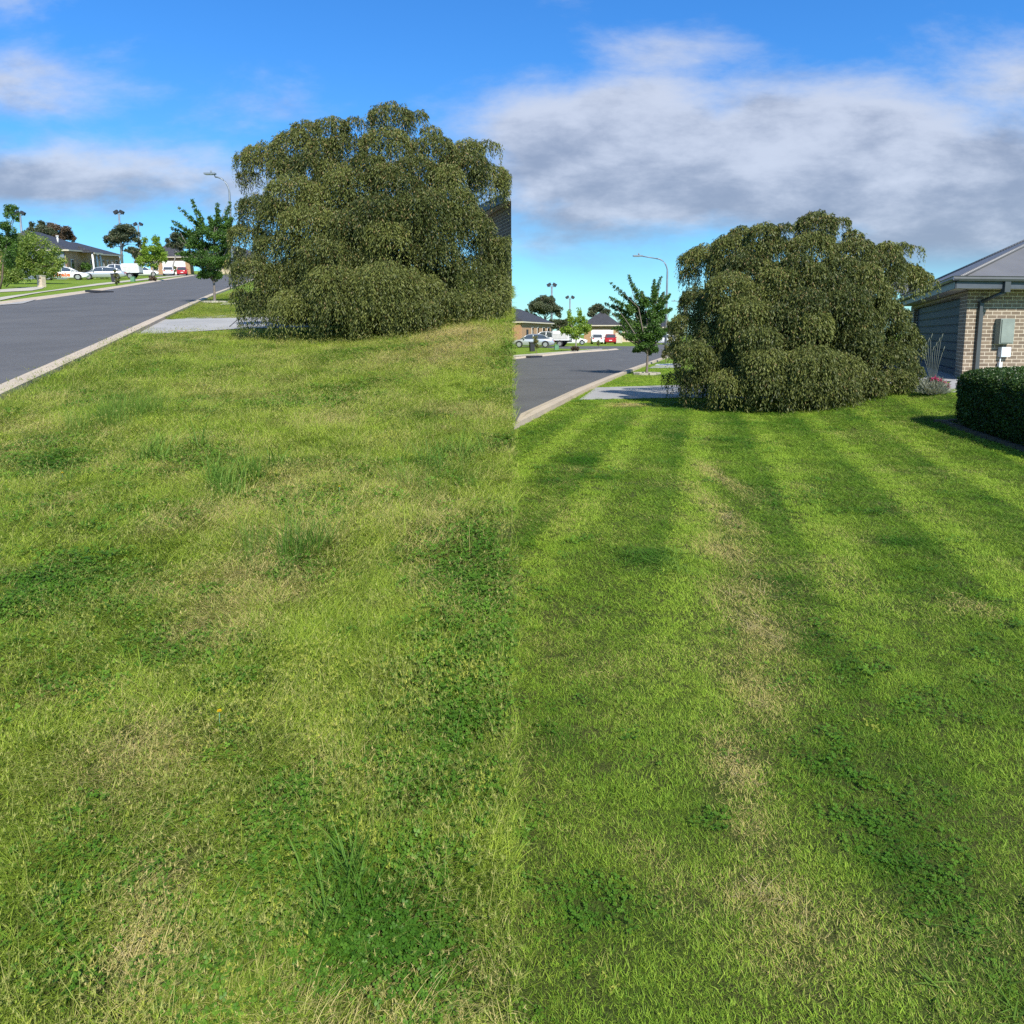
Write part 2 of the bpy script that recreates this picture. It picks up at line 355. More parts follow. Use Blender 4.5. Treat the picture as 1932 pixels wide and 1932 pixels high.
me, _, _ = ground('R'); me.materials.append(M['turf']); oR = link(bpy.data.objects.new('ground', me)); tag(oR, kind='structure')
b = MB()      # earth bank where the rising yard meets the level one
for i in range(len(ysL)-1):
    y0, y1 = ysL[i], ysL[i+1]
    if y0 < 0 or y0 > 300: continue
    zl = [float(gz(0, min(y, 260), 'L')) for y in (y0, y1)]; zr = [float(gz(0, y, 'R')) for y in (y0, y1)]
    b.poly([(-.001, y0, zr[0]-.3), (-.001, y1, zr[1]-.3), (-.001, y1, zl[1]+.001), (-.001, y0, zl[0]+.001)])
tag(b.build('earth_bank', M['turf']), kind='structure')

def strip(side, A, B, dz, name, mat, n=1, m=2, clip=True):
    """conforming sheet between polylines A and B (xy points)"""
    def resample(P, k):
        P = [Vector((p[0], p[1], 0)) for p in P]; L = [0]
        for i in range(1, len(P)): L.append(L[-1]+(P[i]-P[i-1]).length)
        out = []
        for j in range(k+1):
            t = L[-1]*j/k; i = 1
            while i < len(P)-1 and L[i] < t: i += 1
            out.append(P[i-1].lerp(P[i], 0 if L[i] == L[i-1] else (t-L[i-1])/(L[i]-L[i-1])))
        return out
    a, c = resample(A, n), resample(B, n); rows = []
    for i in range(n+1):
        r = []
        for j in range(m+1):
            q = a[i].lerp(c[i], j/m)
            if side == 'L' and clip: q.x = min(q.x, -.002)
            if side == 'R' and clip: q.x = max(q.x, .002)
            q.z = float(gz(q.x, min(q.y, 260), side))+dz; r.append(q)
        rows.append(r)
    b = MB(); b.grid(rows); return tag(b.build(name, mat, weld=True), kind='structure')
def kerb(side, P, flip, name='kerb', w=0.45, mat='kerb'):
    """rolled kerb along polyline P; the lawn lies on the side given by flip"""
    P = [Vector((p[0], p[1], 0)) for p in P]; fine = []
    for i in range(len(P)-1):
        k = max(1, int((P[i+1]-P[i]).length/1.2)); fine += [P[i].lerp(P[i+1], j/k) for j in range(k)]
    fine.append(P[-1]); prof = [(0, -.02), (0, .012), (.12, .03), (.24, .085), (.29, .10), (w, .10), (w+.005, -.02)]; rows = []
    for i, p in enumerate(fine):
        t = (fine[min(i+1, len(fine)-1)]-fine[max(i-1, 0)]).normalized(); nrm = Vector((t.y, -t.x, 0))*flip; r = []
        for (o_, h_) in prof:
            q = p+nrm*o_
            q.x = min(q.x, -.003) if side == 'L' else max(q.x, .003)
            q.z = float(gz(q.x, min(q.y, 260), side))+h_; r.append(q)
        rows.append(r)
    b = MB(); b.grid(rows, sm=False); return tag(b.build(name, M[mat]), kind='structure')
GL = lambda *p: [gp('L', *q) for q in p]
GR = lambda *p: [gp('R', *q) for q in p]
def ext(p, q, d):   # extend from q through p by d metres
    v = Vector((p.x-q.x, p.y-q.y, 0)).normalized(); return Vector((p.x+v.x*d, p.y+v.y*d, 0))
# left road
n0 = GL((33, 713), (175, 651.5), (272.5, 607.5), (394.6, 556), (438.5, 540.5))
f0 = GL((33, 572), (175, 551.4), (309, 529.4), (368, 519.8))
nearL = [ext(n0[0], n0[1], 14)]+n0+[ext(n0[-1], n0[-2], 60)]
dirL = Vector((n0[-1].x-n0[0].x, n0[-1].y-n0[0].y, 0)).normalized()
farL = [ext(f0[0], f0[1], 20)]+f0+[Vector((f0[-1].x+4, f0[-1].y+8, 0)), Vector((f0[-1].x-2, f0[-1].y+30, 0))]
strip('L', nearL, farL, .008, 'road', M['asphalt'], 40, 2)
kerb('L', nearL, 1)
kerb('L', farL[:-2], -1)
# the side street that crosses behind the corner
a1, a2 = GL((368, 519.6))[0], GL((445, 514.5))[0]
strip('L', [Vector((a1.x-2, a1.y-4, 0)), Vector((a2.x+20, a1.y-10, 0))], [Vector((a1.x-50, a1.y+13, 0)), Vector((a2.x+20, a1.y+15, 0))], .004, 'side_road', M['asphalt'], 4, 2)
# right road
n1_ = GR((982.5, 781.5), (1080, 737.3), (1152.4, 708.4), (1219.2, 684.5), (1253.5, 673))
f1_ = GR((982.5, 676.7), (1080, 666.8), (1152, 661.4), (1168.6, 659.6))
nearR = [ext(n1_[0], n1_[1], 2.3)]+n1_+[ext(n1_[-1], n1_[-2], 40)]
farR = [ext(f1_[0], f1_[1], 1.5)]+f1_+[Vector((f1_[-1].x+3, f1_[-1].y+9, 0)), Vector((f1_[-1].x+10, f1_[-1].y+40, 0))]
rdR = [nearR[0], Vector((0.002, farR[0].y-3, 0)), farR[0]]
strip('R', nearR, farR, .008, 'road', M['asphalt'], 30, 2)
q0, q1 = nearR[0], farR[0]
b = MB(); pts = [Vector((.002, q0.y, 0)), Vector((max(q0.x, .01), q0.y, 0)), Vector((max(q1.x, .01), q1.y, 0)), Vector((.002, q1.y, 0))]
for p in pts: p.z = float(gz(p.x, p.y, 'R'))+.0075
kerb('R', nearR, 1); kerb('R', farR[:-2], -1)
b1, b2 = GR((1160, 655))[0], GR((1262, 655.5))[0]
strip('R', [Vector((b1.x-6, b1.y-9, 0)), Vector((b2.x+20, b1.y-12, 0))], [Vector((b1.x-12, b1.y+6, 0)), Vector((b2.x+20, b1.y+6, 0))], .004, 'side_road', M['asphalt'], 4, 2)
# driveways (near side)
dl = GL((258, 634), (455, 621.5)); dl2 = GL((301, 604), (455, 593))
strip('L', [dl[0], dl[1], Vector((-.01, dl[1].y+1.6, 0))], [dl2[0], dl2[1], Vector((-.01, dl2[1].y+1, 0))], .02, 'driveway', M['concrete'], 16, 6)
dr = GR((1092, 756), (1290, 751.5)); dr2 = GR((1125, 732.5), (1295, 727))
strip('R', [dr[0], dr[1], Vector((8.0, 16.6, 0)), Vector((12.5, 15.8, 0))], [dr2[0], dr2[1], Vector((11.5, 23, 0)), Vector((15, 26, 0))], .02, 'driveway', M['concrete'], 24, 8)
strip('R', GR((1768, 745), (1812, 742)), [Vector((11.0, 17.6, 0)), Vector((12.6, 17.0, 0))], .026, 'apron', M['concrete'], 3, 3)
for s_, pa, pb in (('L', (432, 618), (446, 606)), ('R', (1283, 752), (1298, 733))):
    a_, b_ = gp(s_, *pa), gp(s_, *pb)
    strip(s_, [a_, b_], [a_+Vector((.03, 0, 0)), b_+Vector((.03, 0, 0))], .026, 'expansion_joint', M['dark_joint'], 6, 1)
s_ = GL((425, 579), (437, 572), (424, 586)); 
strip('R', GR((1223, 696), (1285, 695)), GR((1238, 689.5), (1285, 689)), .03, 'driveway', M['concrete'], 3, 2)
strip('R', GR((1235, 690), (1285, 689)), GR((1240, 688), (1285, 687)), .034, 'path', M['white'], 3, 2)
strip('L', GL((415, 577), (450, 575)), GL((422, 573.5), (450, 571.5)), .034, 'path', M['path'], 3, 2)
# far side verge: footpath and driveways
strip('L', GL((0, 573), (40, 569), (108, 557))[:3], GL((0, 577), (36, 576), (90, 560))[:3], .03, 'crossing', M['concrete'], 6, 2)
strip('L', GL((0, 562), (33, 557.5), (103, 547.5), (180, 536), (300, 523), (348, 518.3)), GL((0, 568), (33, 561), (75, 553), (185, 539), (300, 525.5), (352, 519.6)), .035, 'footpath', M['path'], 24, 1)
strip('L', GL((0, 547), (75, 541), (88, 539)), GL((0, 552), (60, 549), (80, 545)), .03, 'driveway', M['path'], 5, 1)
strip('R', GR((968, 671), (1060, 664), (1135, 658.5)), GR((968, 674), (1060, 666), (1137, 660)), .035, 'footpath', M['path'], 10, 1)
for s_, pts in (('L', ((60, 600, 150, 604), (110, 590, 180, 597), (150, 575, 240, 577))), ('R', ((985, 735, 1040, 742), (1000, 763, 1025, 769)))):
    pass

# ------------------------------------------------------------------ lawn
def vnoise(x, y, sc, seed, octv=4):
    r = np.random.default_rng(seed); T = r.random((256, 256)); out = 0; amp = 1; tot = 0
    x = x/sc; y = y/sc
    for _ in range(octv):
        xi = np.floor(x).astype(int); yi = np.floor(y).astype(int); fx = x-xi; fy = y-yi; fx = fx*fx*(3-2*fx); fy = fy*fy*(3-2*fy)
        a = T[xi % 256, yi % 256]; b_ = T[(xi+1) % 256, yi % 256]; c = T[xi % 256, (yi+1) % 256]; d = T[(xi+1) % 256, (yi+1) % 256]
        out = out+amp*((a*(1-fx)+b_*fx)*(1-fy)+(c*(1-fx)+d*fx)*fy); tot += amp; amp *= .55; x = x*2.03+17; y = y*2.03+31
    return out/tot
def blades(n, rad_, hmin, hmax, w, lean, bend, seg=3, az=None, azs=6.3, seed=0, spread=1.0):
    """returns verts, quads, tris, rnd, tip for n curved blades"""
    r = np.random.default_rng(seed); a = r.random(n)*6.283; rr = rad_*np.sqrt(r.random(n))
    bx, by = rr*np.cos(a), rr*np.sin(a); h = hmin+(hmax-hmin)*r.random(n)**1.3
    th = (r.random(n)*6.283 if az is None else az+(r.random(n)-.5)*azs); ln = lean*(.3+r.random(n)*1.0); bd = bend*(.3+r.random(n)*1.2)
    tw = th+1.57+(r.random(n)-.5)*1.6; ww = w*(.6+.8*r.random(n)); V = []; tips = []
    for k in range(seg+1):
        t = k/seg; out = h*(ln*t+bd*t*t); z = h*(t-0.42*bd*t*t*min(1, 1)); z = np.maximum(z, 0.004*t)
        cx, cy = bx+np.cos(th)*out, by+np.sin(th)*out
        if k < seg:
            hw = ww*.5*(1-.75*t**1.5)
            V.append(np.stack([cx-np.cos(tw)*hw, cy-np.sin(tw)*hw, z], 1)); V.append(np.stack([cx+np.cos(tw)*hw, cy+np.sin(tw)*hw, z], 1)); tips += [t, t]
        else: V.append(np.stack([cx, cy, z], 1)); tips += [1.0]
    k = 2*seg+1; V = np.stack(V, 1).reshape(-1, 3); base = np.arange(n)[:, None]*k
    q = np.concatenate([base+np.array([[2*i, 2*i+1, 2*i+3, 2*i+2]]) for i in range(seg-1)]) if seg > 1 else np.zeros((0, 4), int)
    t = base+np.array([[2*seg-2, 2*seg-1, 2*seg]])
    return V, q, t, np.repeat(r.random(n), k), np.tile(np.array(tips), n)
def merge(parts):
    V, Q, T, Rn, Tp = [], [], [], [], []; off = 0
    for v, q, t, r, p in parts: V.append(v); Q.append(q+off); T.append(t+off); Rn.append(r); Tp.append(p); off += len(v)
    return np.concatenate(V), np.concatenate(Q), np.concatenate(T), np.concatenate(Rn), np.concatenate(Tp)
def clover(n, rad_, hmin, hmax, lr, seed):
    r = np.random.default_rng(seed); V = []; Q = []; T = []; Rn = []; Tp = []; off = 0
    for i in range(n):
        a = r.random()*6.28; d = rad_*math.sqrt(r.random()); c = np.array([d*math.cos(a), d*math.sin(a), hmin+(hmax-hmin)*r.random()])
        til = (r.random(2)-.5)*.9; rot = r.random()*6.28; rn = r.random(); L = lr*(.7+.6*r.random())
        for k in range(3):
            t = rot+k*2.094; u = np.array([math.cos(t), math.sin(t), 0]); w = np.array([-u[1], u[0], 0])
            p = [c, c+u*L*.6-w*L*.55, c+u*L*1.12-w*L*.32, c+u*L*1.0, c+u*L*1.12+w*L*.32, c+u*L*.6+w*L*.55]
            for j, qv in enumerate(p): q2 = qv.copy(); dd = q2-c; q2[2] += dd[0]*til[0]+dd[1]*til[1]-(.12*L if j in (1, 5) else 0); V.append(q2)
            Q += [[off, off+1, off+2, off+3], [off, off+3, off+4, off+5]]; Rn += [rn]*6; Tp += [1]*6; off += 6
    return np.array(V), np.array(Q), np.zeros((0, 3), int), np.array(Rn), np.array(Tp)
def stars(n, rad_, hmin, hmax, lr, seed):
    r = np.random.default_rng(seed); V = []; T = []; Rn = []; Tp = []; off = 0
    for i in range(n):
        a = r.random()*6.28; d = rad_*math.sqrt(r.random()); c = np.array([d*math.cos(a), d*math.sin(a), hmin+(hmax-hmin)*r.random()]); rn = r.random()
        for k in range(7):
            t = r.random()*6.28; e = (r.random()-.2)*1.1; u = np.array([math.cos(t)*math.cos(e), math.sin(t)*math.cos(e), math.sin(e)]); w = np.array([-math.sin(t), math.cos(t), 0])
            L = lr*(.6+.7*r.random()); V += [c-w*L*.13, c+w*L*.13, c+u*L]; T.append([off, off+1, off+2]); Rn += [rn]*3; Tp += [0.8]*3; off += 3
    return np.array(V), np.zeros((0, 4), int), np.array(T), np.array(Rn), np.array(Tp)
tufts = bpy.data.collections.new('grass_sources'); TYPES = []
def addtuft(name, data, mat):
    v, q, t, r, p = data; fl = [x for x in (q, t) if len(x)]
    me = fmesh(name, v, fl, {'rnd': r, 'tip': p}, smooth_=True); me.materials.append(mat)
    o = bpy.data.objects.new('%02d_%s' % (len(TYPES), name), me); tufts.objects.link(o); TYPES.append(name)
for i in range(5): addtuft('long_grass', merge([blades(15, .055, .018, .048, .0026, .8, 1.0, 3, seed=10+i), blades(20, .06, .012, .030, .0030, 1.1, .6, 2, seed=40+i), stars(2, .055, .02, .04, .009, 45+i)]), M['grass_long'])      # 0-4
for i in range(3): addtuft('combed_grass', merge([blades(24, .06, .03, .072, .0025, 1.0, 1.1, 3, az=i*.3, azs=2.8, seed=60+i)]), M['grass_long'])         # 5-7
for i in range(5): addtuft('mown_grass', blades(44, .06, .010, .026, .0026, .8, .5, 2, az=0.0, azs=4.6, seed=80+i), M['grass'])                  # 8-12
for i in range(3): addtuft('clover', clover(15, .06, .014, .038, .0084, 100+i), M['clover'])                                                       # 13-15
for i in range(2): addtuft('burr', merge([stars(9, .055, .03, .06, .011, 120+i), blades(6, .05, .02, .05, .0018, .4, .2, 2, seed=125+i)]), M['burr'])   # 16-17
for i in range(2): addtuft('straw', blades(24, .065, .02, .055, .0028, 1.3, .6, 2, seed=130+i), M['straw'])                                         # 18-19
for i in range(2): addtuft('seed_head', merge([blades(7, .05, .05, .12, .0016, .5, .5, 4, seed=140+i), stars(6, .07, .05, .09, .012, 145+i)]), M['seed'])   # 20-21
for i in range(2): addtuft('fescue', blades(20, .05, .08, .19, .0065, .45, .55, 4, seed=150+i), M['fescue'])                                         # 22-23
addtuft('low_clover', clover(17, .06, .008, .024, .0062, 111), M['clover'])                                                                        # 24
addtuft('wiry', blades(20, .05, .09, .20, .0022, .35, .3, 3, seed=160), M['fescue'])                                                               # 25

def gn_instancer():
    ng = bpy.data.node_groups.new('scatter', 'GeometryNodeTree')
    ng.interface.new_socket('Geometry', in_out='INPUT', socket_type='NodeSocketGeometry'); ng.interface.new_socket('Geometry', in_out='OUTPUT', socket_type='NodeSocketGeometry')
    n = ng.nodes; i = n.new('NodeGroupInput'); o = n.new('NodeGroupOutput'); ip = n.new('GeometryNodeInstanceOnPoints')
    ci = n.new('GeometryNodeCollectionInfo'); ci.inputs['Collection'].default_value = tufts; ci.inputs['Separate Children'].default_value = True; ci.inputs['Reset Children'].default_value = True
    def na(nm, ty):
        a = n.new('GeometryNodeInputNamedAttribute'); a.data_type = ty; a.inputs[0].default_value = nm; return a.outputs[0]
    L = ng.links; L.new(i.outputs[0], ip.inputs['Points']); L.new(ci.outputs[0], ip.inputs['Instance']); ip.inputs['Pick Instance'].default_value = True
    L.new(na('kindidx', 'INT'), ip.inputs['Instance Index'])
    rt = n.new('FunctionNodeEulerToRotation'); L.new(na('rot', 'FLOAT_VECTOR'), rt.inputs[0]); L.new(rt.outputs[0], ip.inputs['Rotation'])
    L.new(na('scl', 'FLOAT_VECTOR'), ip.inputs['Scale']); L.new(ip.outputs[0], o.inputs[0]); return ng
SCAT = gn_instancer()
def scatter(name, P, idx, rot, scl, dry, deep):
    me = bpy.data.meshes.new(name); me.vertices.add(len(P)); me.vertices.foreach_set('co', P.astype(np.float32).ravel())
    def A(n_, ty, k, v): me.attributes.new(n_, ty, 'POINT').data.foreach_set(k, v)
    A('kindidx', 'INT', 'value', idx.astype(np.int32)); A('rot', 'FLOAT_VECTOR', 'vector', rot.astype(np.float32).ravel()); A('scl', 'FLOAT_VECTOR', 'vector', scl.astype(np.float32).ravel())
    A('dry', 'FLOAT', 'value', dry.astype(np.float32)); A('deep', 'FLOAT', 'value', deep.astype(np.float32))
    o = link(bpy.data.objects.new(name, me)); md = o.modifiers.new('scatter', 'NODES'); md.node_group = SCAT; return o
def samples(side, r):
    """points over the visible lawn, thinning with distance"""
    out = []
    for y0, y1, dens, sc in ((0.9, 2.2, 2900, .68), (2.2, 3.6, 2000, .78), (3.6, 6, 1000, 1.0), (6, 9, 600, 1.2), (9, 13, 380, 1.5), (13, 19, 260, 1.75), (19, 27, 130, 2.3), (27, 40, 60, 3.2)):
        w = (0.75*y1+1.3); n = int(w*(y1-y0)*dens); x = r.random(n)*w; y = y0+r.random(n)*(y1-y0)
        k = x < .75*y+1.3; out.append(np.stack([x[k], y[k], np.full(k.sum(), sc)], 1))
    a = np.concatenate(out); a[:, 0] *= (-1 if side == 'L' else 1); return a
def line_c(P, x, y, open_=False):
    """signed side of the polyline P (positive to its right), xy arrays"""
    Y = np.array([p.y for p in P]); X = np.array([p.x for p in P]); return np.where((y < Y[0]) & open_, 9.0, x-np.interp(y, Y, X))
def inside_quad(a, b_, c, d, x, y):
    ok = np.ones(len(x), bool); pts = [a, b_, c, d]; s = 0
    for i in range(4): s += pts[i].x*pts[(i+1) % 4].y-pts[(i+1) % 4].x*pts[i].y
    for i in range(4):
        p, q = pts[i], pts[(i+1) % 4]; cr = (q.x-p.x)*(y-p.y)-(q.y-p.y)*(x-p.x); ok &= (cr*np.sign(s) > 0)
    return ok
def bump_(x, y, c, rx, ry): return np.exp(-(((x-c.x)/rx)**2+((y-c.y)/ry)**2))
def patch(side, x, y, lst):
    o = np.zeros(len(x))
    for px, py, rx, ry, amp in lst:       # centre and radii as seen, laid on the ground
        c = gp(side, px, py); m = c.y/F; d2 = gp(side, px, py-ry); o += amp*bump_(x, y, c, rx*m*1.0, max(.08, d2.y-c.y))
    return o
def lawn(side):
    r = np.random.default_rng(5 if side == 'L' else 6); A = samples(side, r); x, y, sc = A.T; dd = np.sqrt(x*x+y*y)
    if side == 'L':
        keep = (x < -.004) & (line_c(nearL, x, y) > .5); keep &= ~inside_quad(dl[0], Vector((-.01, dl[1].y+1.6, 0)), Vector((-.01, dl2[1].y+1, 0)), dl2[0], x, y)
    else:
        keep = (x > .004) & (line_c(nearR, x, y, True) > .5)
        keep &= ~inside_quad(dr[0], dr[1], dr2[1], dr2[0], x, y); keep &= ~inside_quad(dr[1], Vector((8, 16.6, 0)), Vector((11.5, 23, 0)), dr2[1], x, y)
        keep &= ~inside_quad(Vector((8, 16.6, 0)), Vector((12.5, 15.2, 0)), Vector((16, 26, 0)), Vector((11.5, 23, 0)), x, y)
        keep &= ~((x > 8.6) & (y > 14.3))
    if side == 'R': keep &= ~((y > 22.8) & (x > 7.2))
    x, y, sc, dd = x[keep], y[keep], sc[keep], dd[keep]; n = len(x)
    n_big = vnoise(x, y, 1.3, 1 if side == 'L' else 2); n_mid = vnoise(x, y, .42, 3 if side == 'L' else 4); n_sml = vnoise(x, y, .16, 5); n_c = vnoise(x, y, .8, 6 if side == 'L' else 9); n_w = vnoise(x, y, .5, 7 if side == 'L' else 12)
    u = r.random(n); idx = np.zeros(n, int); h = np.ones(n); az = r.random(n)*6.283; tilt = np.zeros(n)
    if side == 'L':
        dry = -.03+.7*(n_mid-.42)+.5*(n_big-.48)+patch(side, x, y, [(290, 1700, 70, 80, .42), (260, 1830, 70, 50, .4), (250, 1420, 110, 60, .28), (450, 1130, 130, 90, .30), (430, 980, 90, 40, .2), (620, 780, 60, 25, .35), (840, 660, 130, 22, .45), (890, 1150, 60, 40, .25), (550, 1330, 90, 40, .2), (460, 740, 160, 20, .2), (860, 632, 70, 8, .5), (90, 1330, 90, 40, .2)])
        deep = .24+.9*(n_c-.5)+.8*(n_sml-.5)+.75*patch(side, x, y, [(760, 1750, 220, 130, .4), (880, 1450, 80, 150, .35), (560, 1060, 70, 40, .5), (230, 790, 60, 25, .6), (440, 920, 60, 35, .5), (90, 1110, 90, 70, .6), (800, 1400, 150, 120, .35), (700, 1780, 260, 120, .5), (120, 1560, 90, 110, .25), (90, 880, 80, 30, .4), (880, 1060, 70, 60, .5), (850, 890, 90, 30, .3), (400, 690, 260, 25, .15), (120, 740, 100, 25, .3), (820, 800, 80, 25, .3), (530, 1500, 90, 60, .35)])
        clo = .04+patch(side, x, y, [(860, 1480, 120, 260, .45), (900, 1200, 80, 120, .35), (600, 1650, 120, 80, .3), (150, 1560, 80, 60, .3), (90, 1110, 90, 70, .9), (80, 880, 70, 30, .7), (880, 1060, 70, 60, .8), (840, 1330, 110, 90, .7), (740, 1800, 190, 90, .9), (560, 1500, 70, 50, .6), (620, 960, 60, 25, .4), (330, 900, 60, 25, .3)])+1.5*(n_c-.55)
        bur = patch(side, x, y, [(740, 838, 35, 12, .9), (840, 655, 120, 18, .7), (890, 700, 50, 12, .8), (830, 1260, 90, 60, .35), (180, 1330, 70, 30, .6), (620, 1260, 60, 30, .3), (880, 1500, 60, 40, .4), (250, 1830, 60, 50, .2), (680, 1600, 100, 50, .25), (600, 1010, 90, 20, .3)])+1.0*(n_w-.66)
        idx[:] = r.integers(0, 5, n); k = u < .32; idx[k] = r.integers(5, 8, k.sum()); az[k] = (vnoise(x[k], y[k], .5, 21)*14)
        u2 = r.random(n); k = u2 < clo*.6; idx[k] = r.integers(13, 16, k.sum())
        k = (r.random(n) < .05+bur*.5); idx[k] = r.integers(16, 18, k.sum())
        k = (r.random(n) < (dry-.34)*.7); idx[k] = r.integers(18, 20, k.sum())
        k = (r.random(n) < .07+.08*(n_w > .6)); idx[k] = r.integers(20, 22, k.sum())
        fes = patch(side, x, y, [(560, 1050, 55, 22, .06), (440, 925, 45, 20, .12), (640, 1700, 80, 90, .06), (870, 880, 60, 25, .04), (330, 860, 60, 30, .03)]); k = r.random(n) < fes; idx[k] = r.integers(22, 24, k.sum())
        wir = patch(side, x, y, [(230, 795, 40, 14, .35), (560, 1050, 60, 24, .14), (790, 920, 60, 25, .05), (440, 925, 45, 20, .08)]); k = r.random(n) < wir; idx[k] = 25
        h = .95+1.1*vnoise(x, y, .6, 8)
        edge = line_c(nearL, x, y) < .9; h[edge] *= 1.3
        h = np.where(y > dl[1].y, h*.6, h)
    else:
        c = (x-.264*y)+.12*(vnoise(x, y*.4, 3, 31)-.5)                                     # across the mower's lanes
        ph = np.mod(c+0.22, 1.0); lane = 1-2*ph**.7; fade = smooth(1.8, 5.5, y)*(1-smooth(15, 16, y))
        dry = -.10+.65*(n_mid-.42)+.35*(n_big-.5)+patch(side, x, y, [(1385, 1450, 60, 80, .80), (1352, 900, 24, 45, .62), (1362, 970, 32, 45, .60), (1375, 1050, 45, 50, .48), (1430, 1200, 60, 60, .50), (1430, 1320, 60, 60, .45), (1410, 1580, 70, 60, .42), (1420, 1690, 130, 50, .3), (1480, 1830, 120, 50, .28), (1250, 1700, 60, 50, .25), (1440, 1130, 90, 60, .25), (1220, 1620, 50, 35, .35), (1850, 1150, 50, 22, .4), (1790, 1130, 40, 25, .2), (1190, 766, 40, 4, .9), (1560, 1080, 80, 40, .2), (1090, 890, 40, 12, .25), (1480, 1740, 170, 60, .25), (1420, 1200, 80, 60, .22), (1260, 1270, 200, 40, .18), (1140, 1850, 50, 30, .25), (1400, 1350, 60, 80, .15), (1700, 960, 60, 18, .15)])
        deep = .30+.75*(n_c-.5)+.55*(n_sml-.5)-.50*lane*fade+patch(side, x, y, [(1560, 1250, 50, 180, .22), (1660, 1650, 80, 160, .22), (1760, 1450, 90, 120, .2), (1460, 1100, 45, 14, .9), (1220, 1060, 65, 16, .6), (1680, 1025, 60, 12, .7), (1720, 968, 30, 8, .6), (1270, 823, 20, 5, .6), (1090, 872, 35, 7, .7), (1135, 903, 40, 7, .7), (1030, 912, 30, 7, .6), (1620, 1500, 130, 160, .28), (1800, 1700, 110, 200, .28), (1050, 1400, 70, 60, .35), (1120, 1750, 80, 60, .35), (1350, 1560, 70, 40, .35), (1800, 1300, 90, 60, .2)])  # lane term paints the stripes' light and dark sheen into the blade colour
        clo = .8*(n_sml-.5)+patch(side, x, y, [(1620, 1540, 150, 150, .30), (1780, 1700, 120, 150, .30), (1700, 1350, 110, 120, .2), (1350, 1570, 50, 30, .4), (1100, 1720, 80, 60, .5), (1840, 1250, 60, 40, .2), (1460, 1300, 70, 40, .35), (1460, 1100, 45, 14, .6), (1690, 1020, 50, 12, .5)])+1.1*(n_c-.66)
        bur = patch(side, x, y, [(1110, 1300, 80, 30, .2), (1250, 1720, 60, 20, .4), (1150, 1880, 60, 30, .4), (1460, 1880, 80, 40, .3), (1640, 1380, 60, 30, .3), (1390, 1520, 60, 30, .2), (1200, 1230, 90, 30, .2)])+.8*(n_w-.72)
        idx[:] = r.integers(8, 13, n); k = u < .06; idx[k] = r.integers(0, 5, k.sum()); 
        u2 = r.random(n); k = u2 < (clo+.08)*.42; idx[k] = np.where(r.random(k.sum()) < .6, 24, r.integers(13, 16, k.sum()))
        k = (r.random(n) < bur*.4); idx[k] = r.integers(16, 18, k.sum())
        k = (r.random(n) < (dry-.3)*.7); idx[k] = r.integers(18, 20, k.sum())
        k = (r.random(n) < patch(side, x, y, [(1850, 1850, 90, 60, .05), (1220, 1060, 60, 15, .3)])); idx[k] = 22
        h = .8+.5*vnoise(x, y, .5, 8); h[(idx >= 18) & (idx < 20)] *= .6; h[(idx < 5)] *= .55; h[(idx >= 16) & (idx < 18)] *= .5; h[idx == 22] *= .3
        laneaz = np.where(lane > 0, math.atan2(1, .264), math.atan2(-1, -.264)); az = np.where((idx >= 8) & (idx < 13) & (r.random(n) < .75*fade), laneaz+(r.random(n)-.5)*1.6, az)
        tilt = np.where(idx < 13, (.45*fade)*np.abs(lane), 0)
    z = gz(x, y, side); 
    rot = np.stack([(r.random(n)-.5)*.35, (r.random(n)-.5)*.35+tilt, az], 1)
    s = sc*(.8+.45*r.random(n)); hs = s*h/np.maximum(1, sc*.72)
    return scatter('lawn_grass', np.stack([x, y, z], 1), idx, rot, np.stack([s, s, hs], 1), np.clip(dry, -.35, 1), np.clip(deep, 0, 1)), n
for side in 'LR':
    o, n = lawn(side); tag(o, {'L': 'overgrown patchy lawn with long tufts, clover and straw patches', 'R': 'freshly mown striped lawn of short grass'}[side], 'grass', kind='stuff'); print('lawn', side, n)
# thatch sheets under the blades
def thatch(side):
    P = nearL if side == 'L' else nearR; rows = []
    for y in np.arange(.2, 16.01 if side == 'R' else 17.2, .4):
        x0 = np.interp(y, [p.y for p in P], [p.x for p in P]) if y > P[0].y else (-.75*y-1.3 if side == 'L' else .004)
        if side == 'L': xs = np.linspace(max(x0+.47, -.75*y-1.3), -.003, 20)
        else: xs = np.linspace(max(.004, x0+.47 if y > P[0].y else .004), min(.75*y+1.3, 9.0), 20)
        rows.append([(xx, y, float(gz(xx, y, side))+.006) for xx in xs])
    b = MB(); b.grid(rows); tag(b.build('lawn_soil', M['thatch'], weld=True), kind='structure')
thatch('L'); thatch('R')

